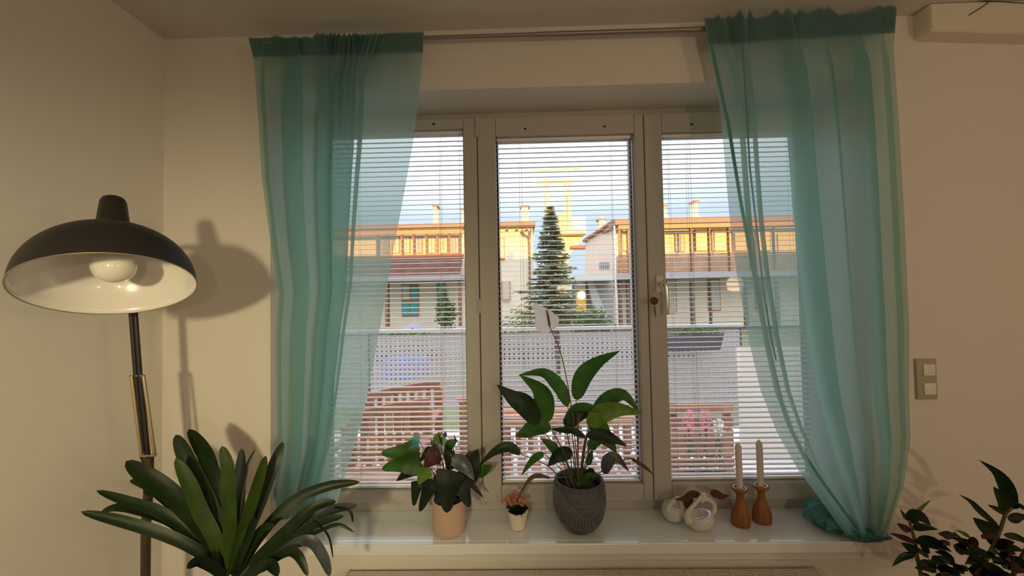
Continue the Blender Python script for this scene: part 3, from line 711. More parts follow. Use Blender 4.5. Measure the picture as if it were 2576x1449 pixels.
# right swan
c1 = P(1760, 1304, 1.50); c1.z = ZS+0.041
s2_ = empty('swan_figurine', Vector((c1.x, c1.y, ZS)), 'white porcelain swan vase with an open back, front right of the pair', 'figurine', 'pair of porcelain swans')
MB().add(*ell(c1, (0.052, 0.046, 0.040), M=Matrix.Rotation(-0.32, 3, 'Y'), cut=0.016)).build('body', cer, s2_, True)
pth = smoothpath([P(1734, 1312, 1.475), P(1728, 1298, 1.475), P(1736, 1282, 1.475), P(1751, 1264, 1.475), P(1764, 1250, 1.475), P(1769, 1243, 1.475)], 18)
MB().tube(pth, [0.016, 0.015, 0.014, 0.012, 0.011, 0.010, 0.009, 0.0085, 0.008, 0.008, 0.0078, 0.0076, 0.0075, 0.0074, 0.0073, 0.0075, 0.008, 0.006], 12).build('neck', cer, s2_, True)
MB().add(*ell(P(1770, 1244, 1.472), (0.010, 0.008, 0.006), 10)).build('head', cer, s2_, True)
MB().tube([P(1774, 1246, 1.47), P(1781, 1252, 1.468)], [0.004, 0.0015], 8).build('beak', cer, s2_, True)
pth = smoothpath([P(1762, 1262, 1.50), P(1776, 1255, 1.505), P(1791, 1262, 1.51), P(1798, 1278, 1.51), P(1792, 1294, 1.505)], 14)
MB().tube(pth, [0.006, 0.007, 0.008, 0.008, 0.009, 0.009, 0.009, 0.009, 0.009, 0.009, 0.009, 0.009, 0.008, 0.007], 10).build('tail_loop', cer, s2_, True)
lf = mat('dried_leaf_brown', (0.11, 0.05, 0.035), 0.8, noise=0.4, nscale=150, trans=0.1)
d1 = empty('dried_leaf', P(1720, 1262, 1.50), 'crumpled brown dried leaf between the two swans', 'leaf', 'dried leaves by the swans')
leaf(d1, [(1762, 1245), (1742, 1243), (1720, 1254), (1697, 1257)], 17, 1.50, 1.49, lf, 'lance', 0.2, 'blade', 12)
leaf(d1, [(1740, 1252), (1728, 1266), (1724, 1280)], 18, 1.50, 1.49, lf, 'lance', 0.2, 'blade', 10)
d2 = empty('dried_leaf', P(1810, 1248, 1.52), 'brown dried leaf just right of the swan head', 'leaf', 'dried leaves by the swans')
leaf(d2, [(1786, 1241), (1800, 1243), (1818, 1249), (1835, 1246)], 19, 1.50, 1.51, lf, 'lance', 0.2, 'blade', 12)
stem(d2, [P(1786, 1241, 1.50), P(1782, 1262, 1.50), P(1775, 1290, 1.50)], 0.0008, stemb, 'stalk', 8)
stem(d1, [P(1744, 1252, 1.50), P(1752, 1275, 1.50), P(1762, 1292, 1.50)], 0.0008, stemb, 'stalk', 8)

# ------------------------------------------------------------------ candle holders and candles
teak = mat('teak', (0.33, 0.125, 0.035), 0.5, 0.4, noise=0.35, nscale=60, stretch=(1, 1, 0.12))
wax = mat('candle_wax', (0.76, 0.70, 0.62), 0.45, 0.4, trans=0.15)
brs = mat('cup_rim', (0.65, 0.58, 0.45), 0.3, metal=0.8)
def holder(pxc, pyb, pyt, ptop, lab, lab2, D):
    q = P(pxc+4, pyb, D-0.03); cx_, cy_ = P(pxc, pyb-12, D).x, D
    H = P(pxc, pyt+4, D).z-ZS
    t = empty('candle_holder', Vector((cx_, cy_, ZS)), lab, 'candle holder', 'teak candle holders')
    S = H/0.168
    pr_ = [(0.030, 0), (0.0335, 0.004), (0.0355, 0.025), (0.0345, 0.045), (0.029, 0.066), (0.021, 0.086), (0.0155, 0.105), (0.0130, 0.125), (0.0128, 0.138), (0.016, 0.142), (0.024, 0.150), (0.0285, 0.157), (0.0285, 0.163), (0.025, 0.168), (0.018, 0.167), (0.017, 0.160), (0.001, 0.160)]
    shadesmooth(MB().lathe((cx_, cy_, ZS+0.0005), [(r, z*S) for r, z in pr_], 40, None, 1, 0.9).build('body', teak, t))
    shadesmooth(MB().lathe((cx_, cy_, ZS+0.162*S), [(0.0175, 0), (0.0215, 0.006), (0.0225, 0.006), (0.018, -0.001)], 32).build('drip_ring', brs, t))
    zt2 = P(pxc-3, ptop+8, D).z; z0_ = ZS+0.1606*S
    cd = empty('candle', Vector((cx_, cy_, z0_)), lab2, 'candle', 'white candles')
    ln = zt2-z0_
    lean = Matrix.Rotation(-0.008, 3, 'Y')
    shadesmooth(MB().lathe((cx_, cy_, z0_), [(0.0110, 0), (0.0117, 0.01), (0.0117, ln-0.016), (0.0108, ln-0.011), (0.0060, ln-0.004), (0.003, ln), (0.001, ln+0.001)], 28, lean).build('wax', wax, cd))
    MB().tube([(cx_-0.0014, cy_, z0_+ln-0.001), (cx_-0.0012, cy_, z0_+ln+0.004), (cx_-0.0004, cy_, z0_+ln+0.008)], 0.0009, 6).build('wick', wax, cd)
holder(1864, 1326, 1222, 1106, 'turned teak candle holder, the left of the two and nearer the swans', 'white candle in the left teak holder', 1.525)
holder(1917, 1319, 1216, 1099, 'turned teak candle holder, the right of the two and nearer the curtain', 'white candle in the right teak holder', 1.545)

# ------------------------------------------------------------------ ZZ plant lower right
DZ = 1.18
zb_ = P(2400, 1449, DZ)
zz = empty('zamioculcas', Vector((zb_.x, DZ, 0)), 'dark fleshy-leaved zz plant rising from the lower right corner', 'plant')
zx = P(2450, 1449, DZ).x
shadesmooth(MB().lathe((zx, DZ, 0.0), [(0.10, 0), (0.13, 0.40), (0.14, 0.40), (0.14, 0.455), (0.125, 0.455), (0.12, 0.43), (0.001, 0.43)], 40).build('pot', terra, zz))
zst = mat('zz_stem', (0.16, 0.14, 0.035), 0.5, noise=0.3)
def zstem(pts, D0, D1):
    W = [P(x, y, lerp(D0, D1, i/(len(pts)-1))) for i, (x, y) in enumerate(pts)]; stem(zz, W, 0.0058, zst, 'stem', 14)
zstem([(2322,1470),(2307,1401),(2301,1360),(2294,1334),(2287,1308)], DZ, DZ-0.02)
zstem([(2440,1470),(2480,1410),(2513,1341),(2523,1312),(2532,1290),(2547,1278)], DZ, DZ-0.05)
zstem([(2420,1470),(2400,1420),(2380,1390),(2330,1360)], DZ, DZ+0.02)
zstem([(2460,1470),(2470,1440),(2440,1380),(2400,1340)], DZ, DZ+0.02)
zstem([(2540,1470),(2556,1430),(2580,1380)], DZ, DZ-0.06)
ZL = [([(2296,1300),(2318,1278),(2342,1257)],8,g_yel),([(2290,1312),(2310,1298),(2342,1322)],30,g_dark),([(2296,1330),(2325,1326),(2360,1332)],16,g_dark),
([(2292,1336),(2275,1328),(2256,1316)],16,g_maroon),([(2287,1310),(2276,1298),(2264,1280)],10,g_dark),([(2300,1364),(2268,1352),(2236,1342)],14,g_maroon),
([(2305,1390),(2290,1378),(2266,1365)],24,g_dark),([(2301,1394),(2270,1402),(2244,1425)],14,g_dark),([(2303,1362),(2345,1362),(2394,1388)],24,g_dark),
([(2548,1280),(2535,1230),(2510,1190),(2463,1157)],27,g_dark),([(2536,1284),(2520,1255),(2499,1224)],30,g_dark),([(2527,1292),(2505,1280),(2484,1270)],13,g_dark),
([(2512,1325),(2470,1290),(2442,1262),(2412,1244)],14,g_dark),([(2514,1344),(2480,1325),(2448,1302)],36,g_dark),([(2548,1277),(2565,1272),(2590,1292)],12,g_dark),
([(2540,1312),(2560,1300),(2600,1304)],20,g_blk),([(2524,1345),(2560,1352),(2600,1375)],16,g_dark),([(2440,1352),(2420,1340),(2402,1334)],9,g_yel),
([(2535,1372),(2500,1360),(2480,1340)],26,g_blk)]
for pts, wd, mt in ZL: leaf(zz, pts, wd, DZ-0.02, DZ-0.02+R.uniform(-0.05, 0.05), mt, 'lance', R.uniform(-0.4, 0.4), n=12)
for k in range(70):
    x = R.uniform(2330, 2570); y = 1352+R.random()**0.8*110+max(0, (2400-x))*0.25
    a_ = math.radians(R.uniform(-30, 40)) if x > 2430 else math.radians(R.uniform(180, 260)); l_ = R.uniform(28, 60)
    a_ += math.pi*(R.random() < 0.4)
    leaf(zz, [(x, y), (x+math.cos(a_)*l_*0.5, y+math.sin(a_)*l_*0.45-3), (x+math.cos(a_)*l_, y+math.sin(a_)*l_*0.7)], R.uniform(12, 24), DZ+R.uniform(-0.10, 0.06), DZ+R.uniform(-0.12, 0.08), R.choice([g_dark, g_dark, g_blk, g_blk, g_maroon]), 'lance', R.uniform(-0.7, 0.7), n=8)

# ================================================================== OUTSIDE
deckm = mat('pale_joint', (0.62, 0.58, 0.58), 0.8, noise=0.1)
grass = mat('grass_ground', (0.14, 0.15, 0.08), 0.95, noise=0.4, nscale=3)
struct(MB().box(-60, 60, 4.5, 160, -0.5, -0.25).build('ground', grass))
dk = struct(MB().box(-3.6, 3.8, Y1, 4.45, -0.3, 0.0).build('terrace', deckm))
pav = mat('red_paver', (0.42, 0.20, 0.16), 0.8, noise=0.25, nscale=20)
me = bpy.data.meshes.new('paver'); bb = MB().box(-0.042, 0.042, -0.042, 0.042, 0, 0.012, 0.003); me.from_pydata(bb.v, [], bb.f); me.materials.append(pav)
for j in range(10):
    for i in range(29):
        o = bpy.data.objects.new('paver', me); C.objects.link(o); o.parent = dk; o.location = (-1.75+i*0.125+R.uniform(-.003, .003), 3.02+j*0.125, 0.0)
wood = mat('garden_wood', (0.36, 0.15, 0.10), 0.6, noise=0.3, nscale=15, stretch=(1, 1, 0.2))
wood2 = mat('garden_wood_orange', (0.48, 0.22, 0.12), 0.6, noise=0.3, nscale=15, stretch=(1, 1, 0.2))
alu = mat('railing_grey', (0.50, 0.48, 0.51), 0.55, 0.3)
# perforated railing
YRL = 4.2
rl = empty('perforated_railing', (0, YRL, 0), 'grey terrace railing of perforated metal panels outside the window', 'railing')
zt1 = P(1420, 822, YRL).z; zp1 = P(1420, 836, YRL).z; zp0 = P(1420, 1012, YRL).z
def perf(x0, x1, name='perforated_panel'):
    p_ = 0.050; nx = max(1, int((x1-x0)/p_)); nz = int((zp1-zp0)/p_); px_ = (x1-x0)/nx; pz_ = (zp1-zp0)/nz
    v = []; f = []; r_ = 0.0110
    for j in range(nz):
        for i in range(nx):
            cx_ = x0+(i+.5)*px_; cz_ = zp0+(j+.5)*pz_; k = len(v)
            for a_ in range(8):
                g = math.pi/4*a_; cs, sn = math.cos(g), math.sin(g); mm = max(abs(cs), abs(sn))
                v.append((cx_+px_/2*cs/mm, YRL, cz_+pz_/2*sn/mm))
            for a_ in range(8):
                g = math.pi/4*a_; v.append((cx_+r_*math.cos(g), YRL, cz_+r_*math.sin(g)))
            for a_ in range(8): f.append((k+a_, k+(a_+1) % 8, k+8+(a_+1) % 8, k+8+a_))
    obj(name, v, f, alu, rl)
xs = [P(x, 900, YRL).x for x in (700, 932, 1180, 1398, 1412, 1640, 1862)]
for a_, b_ in ((xs[0], xs[1]-0.03), (xs[1], xs[2]-0.03), (xs[2], xs[3]-0.01), (xs[4], xs[5]-0.03), (xs[5], xs[6])): perf(a_, b_)
MB().box(xs[0], xs[6]+0.03, YRL-0.03, YRL+0.03, zt1-0.035, zt1, 0.004).build('top_rail', alu, rl)
MB().box(xs[0], xs[6]+0.03, YRL-0.015, YRL+0.015, zp0-0.03, zp0).build('bottom_rail', alu, rl)
for x in (xs[1]-0.015, xs[2]-0.015, xs[3]+0.03, xs[5]-0.015, xs[6]+0.02):
    MB().box(x-0.018, x+0.018, YRL-0.02+0.04, YRL+0.06, 0, zt1-0.036).build('post', mat('post_dark', (0.16, 0.12, 0.15), 0.6), rl)
MB().box(xs[0]-0.9, xs[0], YRL-0.02, YRL+0.02, 0, zt1).build('end_panel', alu, rl)
# planter on the rail
pt_ = empty('rail_planter', P(1752, 885, 4.08), 'dark planter box with greenery hanging on the railing', 'planter')
v0_ = [P(1684, 845, 4.02), P(1822, 840, 4.02), P(1812, 880, 4.02), P(1690, 884, 4.02)]
v = [*v0_, *[q+Vector((0, 0.14, 0)) for q in v0_]]
obj('box', v, [(0,1,2,3), (4,7,6,5), (3,2,6,7), (0,4,5,1), (1,5,6,2), (0,3,7,4)], mat('planter_dark', (0.10, 0.09, 0.12), 0.6), pt_)
def foliage(root, c, r, n, size, mt, seed, name='foliage', kind='stuff', cone=False):
    rr = random.Random(seed); v = []; f = []
    for _ in range(n):
        while True:
            q = Vector((rr.uniform(-1, 1), rr.uniform(-1, 1), rr.uniform(-1, 1)))
            if q.length < 1: break
        p = Vector(c)+Vector((q.x*r[0], q.y*r[1], q.z*r[2]))
        d = Vector((rr.gauss(0, 1), rr.gauss(0, 1), rr.gauss(0, 1))).normalized()*size*rr.uniform(0.6, 1.3)
        s_ = d.cross(Vector((rr.gauss(0, 1), rr.gauss(0, 1), rr.gauss(0, 1)))).normalized()*size*0.3
        k = len(v); v += [p, p+d*0.5+s_, p+d, p+d*0.5-s_]; f.append((k, k+1, k+2, k+3))
    o = obj(name, v, f, mt, root); 
    if kind: o['kind'] = kind
    return o
gout = mat('outdoor_green', (0.13, 0.19, 0.07), 0.7, noise=0.4, nscale=4, trans=0.3)
gspr = mat('spruce_green', (0.26, 0.28, 0.15), 0.75, noise=0.4, nscale=2, trans=0.3)
foliage(pt_, P(1752, 838, 4.09), (0.30, 0.07, 0.06), 420, 0.03, gout, 4)
# garden chairs
def garden_chair(pxl, pxr, pyt, D, lab, facing, wd_):
    xl = P(pxl, 1000, D).x; xr = P(pxr, 1000, D).x; zt_ = P(pxr-10, pyt, D).z; t = empty('garden_chair', ((xl+xr)/2, D, 0), lab, 'chair', 'wooden garden chairs')
    n_ = 9; W_ = xr-xl
    def arch(s): return zt_-0.095*(1-s)**1.6
    top = [Vector((lerp(xl, xr, s/12), D, arch(s/12))) for s in range(13)]
    v = []; f = []
    for q in top: v += [q+Vector((0, -0.012, -0.03)), q+Vector((0, -0.012, 0.03)), q+Vector((0, 0.012, 0.03)), q+Vector((0, 0.012, -0.03))]
    for i in range(12):
        for k in range(4): f.append((i*4+k, i*4+(k+1) % 4, i*4+4+(k+1) % 4, i*4+4+k))
    f += [(3, 2, 1, 0), (48, 49, 50, 51)]
    obj('back_rail', v, f, wd_, t)
    for i in range(n_):
        s = (i+0.5)/n_; x = lerp(xl, xr, s); MB().box(x-0.017, x+0.017, D-0.008, D+0.008, 0.42, arch(s)-0.028).build('back_slat', wd_ if i % 2 else wood2, t)
    for x in (xl+0.005, xr-0.005):
        MB().box(x-0.02, x+0.02, D-0.02, D+0.02, 0, arch((x-xl)/W_)-0.03).build('back_leg', wd_, t)
        MB().box(x-0.02, x+0.02, D+facing*0.42-0.02, D+facing*0.42+0.02, 0, 0.60).build('front_leg', wd_, t)
        y0_, y1_ = sorted((D+facing*0.03, D+facing*0.46)); MB().box(x-0.025, x+0.025, y0_, y1_, 0.60, 0.625, 0.004).build('armrest', wd_, t)
    for i in range(7):
        y = D+facing*(0.045+i*0.058); MB().box(xl+0.02, xr-0.02, y-0.022, y+0.022, 0.40, 0.42).build('seat_slat', wd_ if i % 2 else wood2, t)
garden_chair(925, 1108, 968, 3.15, 'reddish slatted wooden garden chair, the farther of two by the railing', -1, wood)
garden_chair(880, 1080, 1014, 2.55, 'reddish slatted wooden garden chair, the nearer of two outside the left sash', -1, wood)
# slatted garden table in the middle, post, shelf with flowers
gt = empty('garden_table', (P(1440, 1060, 3.3).x, 3.3, 0), 'low reddish slatted wooden table on the terrace behind the peace lily', 'table')
tx0 = P(1264, 1060, 3.1).x; tx1 = P(1612, 1060, 3.1).x; tz = P(1440, 1060, 3.0).z
for i in range(6):
    y = 3.02+i*0.085; MB().box(tx0, tx1, y-0.03, y+0.03, tz-0.02, tz).build('top_slat', wood if i % 2 else wood2, gt)
for i in range(12):
    x = lerp(tx0+0.03, tx1-0.03, i/11); MB().box(x-0.02, x+0.02, 3.0, 3.02, tz-0.24, tz-0.021).build('apron_slat', wood, gt)
for x in (tx0+0.03, tx1-0.03):
    for y in (3.04, 3.43): MB().box(x-0.025, x+0.025, y-0.025, y+0.025, 0, tz-0.021).build('leg', wood, gt)
px_ = P(1168, 1080, 3.3).x
po = empty('brick_red_post', (px_, 3.3, 0), 'square brick-red post on the terrace left of the middle sash', 'post')
MB().box(px_-0.035, px_+0.035, 3.26, 3.34, 0, P(1168, 1006, 3.3).z, 0.006).build('shaft', wood2, po)
MB().box(px_-0.05, px_+0.05, 3.245, 3.355, P(1168, 1006, 3.3).z, P(1168, 1006, 3.3).z+0.02, 0.004).build('cap', wood, po)
fs_ = empty('flower_rack', (P(1765, 1100, 3.2).x, 3.2, 0), 'wooden plank rack holding flower pots on the terrace behind the candles', 'rack')
rx0 = P(1690, 1100, 3.2).x; rx1 = P(1846, 1100, 3.2).x
for i, (ya, yb) in enumerate(((1018, 1040), (1050, 1074), (1082, 1100), (1106, 1126), (1132, 1150), (1156, 1176), (1182, 1200))):
    za = P(1765, ya, 3.2).z; zb2 = P(1765, yb, 3.2).z; MB().box(rx0, rx1, 3.2, 3.225, zb2, za, 0.003).build('plank', wood if i % 2 else wood2, fs_)
for x in (rx0+0.03, rx1-0.03): MB().box(x-0.025, x+0.025, 3.226, 3.27, 0, P(1765, 1016, 3.2).z).build('upright', wood, fs_)
za = P(1765, 1190, 3.2).z; MB().box(rx0, rx1, 2.98, 3.2, za-0.02, za).build('shelf', wood, fs_)
pinkf = mat('pink_flower', (0.80, 0.22, 0.32), 0.7, trans=0.3); whitef = mat('white_flower', (0.80, 0.80, 0.72), 0.7, trans=0.3)
for (px1, py1, hh, mt, lab) in ((1732, 1062, 0.11, pinkf, 'pot of tall pink flowers, left on the terrace rack'), (1774, 1062, 0.12, pinkf, 'pot of drooping pink flowers, middle of the terrace rack'), (1808, 1075, 0.08, whitef, 'pot of white flowers, right on the terrace rack')):
    q = P(px1, py1, 3.08); t = empty('flower_pot', Vector((q.x, 3.08, za)), lab, 'flower pot', 'flower pots on the terrace rack')
    shadesmooth(MB().lathe((q.x, 3.08, za), [(0.028, 0), (0.04, 0.06), (0.042, 0.06), (0.042, 0.07), (0.001, 0.07)], 16).build('pot', mat('dark_pot', (0.06, 0.05, 0.06), 0.6), t))
    MB().tube([(q.x, 3.08, za+0.07), q], 0.004, 6).build('stem', gout, t)
    foliage(t, q+Vector((0, 0, 0.0)), (0.045, 0.04, hh), 130, 0.026, mt, 11+px1, 'blossoms'); foliage(t, Vector((q.x, 3.08, (za+q.z)/2)), (0.05, 0.04, (q.z-za)/2.5), 60, 0.03, gout, px1, 'leaves')
cp = struct(MB().box(P(1866, 1000, 3.6).x, 3.4, 3.6, 3.66, 0, P(1900, 872, 3.6).z).build('terrace_side_wall', mat('cream_render', (0.74, 0.68, 0.60), 0.9, noise=0.04)))

# ------------------------------------------------------------------ facing houses
DH = 20.0
wallw = mat('house_render', (0.82, 0.68, 0.52), 0.9, noise=0.05, nscale=1)
roofm = mat('house_eave', (0.38, 0.20, 0.12), 0.8, noise=0.2)
brown = mat('brown_beam', (0.30, 0.13, 0.08), 0.8, noise=0.2)
tilem = mat('roof_tile', (0.26, 0.12, 0.09), 0.8, noise=0.3, nscale=2)
orange = mat('orange_frame', (0.55, 0.22, 0.08), 0.6)
paneh = mat('house_pane', (0.35, 0.38, 0.42), 0.15, 0.6)
curt_in = mat('pale_window', (0.55, 0.50, 0.42), 0.5)
tealsh = mat('teal_shutter', (0.06, 0.38, 0.40), 0.6)
chim = mat('chimney_render', (0.80, 0.62, 0.42), 0.9)
def hb(root, name, px0, py0, px1, py1, m, d0=0.0, dep=0.2, D=DH):
    a_ = P(px0, py0, D+d0); b_ = P(px1, py1, D+d0); pm = (px0+px1)/2 if px1-px0 < 150 else (1080 if px0 < 1200 else 1720)
    zc0, zc1 = P(pm, py1, D+d0).z, P(pm, py0, D+d0).z
    return MB().box(a_.x, b_.x, D+d0, D+d0+dep, zc0, zc1).build(name, m, root)
def hwin(root, px0, py0, px1, py1, pm, fm=orange, d0=0.0, D=DH, mull=True):
    f_ = hb(root, 'window', px0, py0, px1, py1, fm, d0-0.10, 0.12, D); i = 2.2
    if mull:
        mx_ = (px0+px1)/2
        for (x0_, x1_) in ((px0+i, mx_-0.6), (mx_+0.6, px1-i)): hb(f_, 'pane', x0_, py0+i, x1_, py1-i, pm, d0-0.13, 0.05, D)
    else: hb(f_, 'pane', px0+i, py0+i, px1-i, py1-i, pm, d0-0.13, 0.05, D)
def chimney(root, px0, px1, pyt, pyb, D=DH, d0=1.0):
    c_ = hb(root, 'chimney', px0, pyt+6, px1, pyb+4, chim, d0, 0.6, D); hb(c_, 'chimney_cap', px0-2.5, pyt+3, px1+2.5, pyt+7, roofm, d0-0.05, 0.7, D)
    q = P((px0+px1)/2, pyt, D+d0+0.3); MB().tube([q, q-Vector((0, 0, 0.15))], 0.09, 10).build('flue', chim, c_)
# left terrace house
A = empty('terraced_house', (P(1150, 820, DH).x, DH, -0.25), 'cream terraced house with wooden loggia and teal shutters, left of the spruce', 'house', 'houses across the garden')
x0h = P(560, 700, DH).x; x1h = P(1343, 700, DH).x; zE = P(1200, 566, DH).z
MB().box(x0h, x1h, DH, DH+6, -0.25, zE).build('wall', wallw, A)
hb(A, 'eave', 560, 562, 1347, 572, roofm, -0.6, 7)
for k in range(16): hb(A, 'rafter', 950+k*25, 572, 953+k*25, 577, brown, -0.5, 0.5)
for cx_ in (1166, 1094): chimney(A, cx_-4.5, cx_+4.5, 512 if cx_ == 1094 else 520, 566)
chimney(A, 1311, 1330, 513, 564)
# loggia recess frame: posts, beam, parapet, tiled canopy
for x in (948, 1010, 1040, 1072, 1100, 1130, 1158): hb(A, 'loggia_post', x-2.5, 586, x+2.5, 650, brown, -0.9, 0.15)
hb(A, 'loggia_beam', 560, 578, 1164, 588, orange, -1.0, 0.2); hb(A, 'loggia_sill', 560, 640, 1166, 652, brown, -1.0, 0.25)
for k, x in enumerate((960, 985, 1012, 1043, 1076, 1106, 1136)): hwin(A, x, 594, x+20, 638, curt_in if k % 3 else paneh, orange)
for k in range(6): hb(A, 'tile_course', 560, 655+k*6, 1160-k*1.5, 662+k*6, tilem, -1.05-0.09*k, 0.5)
hb(A, 'fascia', 560, 692, 1164, 706, mat('fascia_grey', (0.34, 0.30, 0.30), 0.8), -1.6, 1.5)
for x in (972, 1156): hb(A, 'ground_post', x-4, 706, x+4, 822, brown, -1.4, 0.3)
for (px0, py0, px1, py1) in ((1010, 716, 1053, 796), (1098, 712, 1120, 762)):
    f_ = hb(A, 'window', px0, py0, px1, py1, orange, -0.10, 0.12)
    n_ = 2 if px1-px0 > 30 else 1; rows = 2 if py1-py0 > 60 else 1
    for i in range(n_):
        for j in range(rows):
            w_ = (px1-px0)/n_; h_ = (py1-py0)/rows
            hb(f_, 'pane' if (i == 0 and n_ == 2) else 'shutter', px0+i*w_+2, py0+j*h_+2, px0+(i+1)*w_-2, py0+(j+1)*h_-2, tealsh if (i or n_ == 1 or j) else curt_in, -0.14, 0.05)
hwin(A, 1252, 598, 1270, 652, curt_in, orange, mull=False); hwin(A, 1262, 706, 1284, 756, curt_in, orange, mull=False)
q = [P(1313, 578, DH-0.3), P(1318, 590, DH-0.3), P(1330, 596, DH-0.15), P(1332, 620, DH-0.15), P(1333, 815, DH-0.15)]
MB().tube(q, 0.055, 8).build('downpipe', brown, A)
MB().tube([P(1336, 574, DH-0.5), P(1333, 596, DH-0.2), P(1332, 610, DH-0.15)], 0.05, 8).build('gutter_elbow', roofm, A)
# right house
B_ = empty('terraced_house', (P(1700, 820, DH).x, DH, -0.25), 'house with pale gable end and orange wooden balcony, right of the spruce', 'house', 'houses across the garden')
g0, g1, g2, g3 = P(1472, 606, DH-1), P(1550, 556, DH-1), P(1552, 815, DH-1), P(1472, 815, DH-1)
gr_ = mat('gable_render', (0.70, 0.56, 0.48), 0.9, noise=0.05, nscale=1)
def prism(name, pts, dep, m, root):
    k = len(pts); v = [*pts, *[q+Vector((0, dep, 0)) for q in pts]]
    f = [tuple(range(k)), tuple(range(2*k-1, k-1, -1))]+[(i, k+i, k+(i+1) % k, (i+1) % k) for i in range(k)]
    return obj(name, v, f, m, root)
gq = [P(1472, 606, DH+6), P(1550, 556, DH), P(1550, 720, DH), P(1472, 720, DH+6)]
gv = [*gq, *[q+Vector((0.35, 0, 0)) for q in gq]]
obj('gable_wall', gv, [(0,1,2,3), (7,6,5,4), (0,4,5,1), (1,5,6,2), (2,6,7,3), (3,7,4,0)], gr_, B_)
ge = [P(1469, 604, DH+6), P(1549, 551, DH-0.2), P(1550, 557, DH-0.2), P(1471, 609, DH+6)]
ge = [q+Vector((-0.12, 0, 0)) for q in ge]; gv = [*ge, *[q+Vector((0.6, 0, 0)) for q in ge]]
obj('roof_edge', gv, [(0,1,2,3), (7,6,5,4), (0,4,5,1), (1,5,6,2), (2,6,7,3), (3,7,4,0)], roofm, B_)
chimney(B_, 1507, 1524, 546, 590, DH, 4.0)
hb(B_, 'white_pillar', 1546, 556, 1554, 818, mat('white_pillar', (0.85, 0.84, 0.84), 0.7), -0.6, 0.3)
hb(B_, 'wall', 1554, 560, 2250, 822, wallw, 0.4, 5)
hb(B_, 'eave', 1548, 549, 2250, 561, roofm, -0.8, 7)
hb(B_, 'balcony_beam', 1556, 563, 2250, 572, orange, -0.9, 0.3)
for x in (1560, 1582, 1606, 1640, 1672, 1740, 1786, 1836, 1890, 1950, 2010): hb(B_, 'balcony_post', x-3, 572, x+3, 690, brown if x > 1620 else orange, -0.8, 0.2)
for (a_, b_) in ((1565, 1578), (1586, 1600), (1748, 1782), (1790, 1830), (1842, 1880), (1900, 1940)): hwin(B_, a_, 576, b_, 632, mat('sun_gold_pane', (0.92, 0.80, 0.50), 0.6), orange, 0.4-0.0, mull=False)  # golden sunlight is put into the pane colour
hwin(B_, 1698, 588, 1724, 634, paneh, orange, 0.4)
slw = mat('balcony_slat', (0.52, 0.29, 0.17), 0.8, noise=0.25, nscale=2)
for k in range(7): hb(B_, 'parapet_board', 1556, 638+k*6.5, 2250, 643+k*6.5, slw, -0.7, 0.08)
hb(B_, 'balcony_slab', 1554, 686, 2250, 700, mat('slab_grey', (0.40, 0.36, 0.38), 0.8), -0.9, 1.4)
for x in (1562, 1582, 1602, 1640, 1744, 1790, 1880, 1960): hb(B_, 'ground_post', x-(5 if x != 1790 else 3), 706, x+(5 if x != 1790 else 3), 820, mat('dark_plum_post', (0.20, 0.11, 0.11), 0.8), -0.6, 0.25)
hwin(B_, 1676, 702, 1703, 786, curt_in, orange, 0.4, mull=False); hwin(B_, 1782, 702, 1814, 782, curt_in, orange, 0.4, mull=False); hwin(B_, 1900, 702, 1932, 782, curt_in, orange, 0.4)
for cx_, pyt in ((1674, 512), (1753, 500)):
    chimney(B_, cx_-4, cx_+4, pyt, 552); hb(B_, 'chimney_base', cx_-10, 543, cx_+10, 552, chim, 0.9, 0.7)
# walkway between the houses
DK = 18.0
wk = empty('walkway_bridge', (P(1495, 700, DK+2).x, DK+2, -0.25), 'white railed walkway and stair between the two houses', 'walkway')
wslab = mat('walkway_white', (0.62, 0.60, 0.58), 0.7)
hb(wk, 'slab', 1436, 690, 1548, 706, wslab, -0.5, 1.5, DK)
hb(wk, 'handrail', 1436, 641, 1548, 643, wslab, -0.5, 0.05, DK)
for k in range(23): hb(wk, 'baluster', 1437+k*5, 643, 1438+k*5, 690, wslab, -0.5, 0.04, DK)
hb(wk, 'wall', 1440, 706, 1546, 847, mat('grey_underwall', (0.34, 0.31, 0.31), 0.9), 0.6, 0.3, DK)  # even grey wall colour below the slab
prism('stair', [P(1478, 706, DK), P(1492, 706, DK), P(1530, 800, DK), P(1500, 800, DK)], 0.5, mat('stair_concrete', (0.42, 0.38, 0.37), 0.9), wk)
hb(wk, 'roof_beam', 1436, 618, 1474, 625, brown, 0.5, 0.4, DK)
hb(wk, 'glow_patch_top', 1448, 708, 1474, 726, wslab, 0.3, 0.3, DK); hb(wk, 'painted_glow_patch', 1450, 726, 1475, 786, mat('painted_glow_patch', (0.95, 0.50, 0.06), 0.6), 0.35, 0.25, DK)  # coloured boxes standing in for a patch of bright light; no door is there
pb_ = hb(wk, 'pallet', 1508, 660, 1534, 679, mat('grey_pallet', (0.20, 0.19, 0.24), 0.7), -0.3, 0.15, DK)
for k in range(5): hb(pb_, 'slat', 1509.5+k*5, 661, 1511+k*5, 678, wslab, -0.36, 0.05, DK)

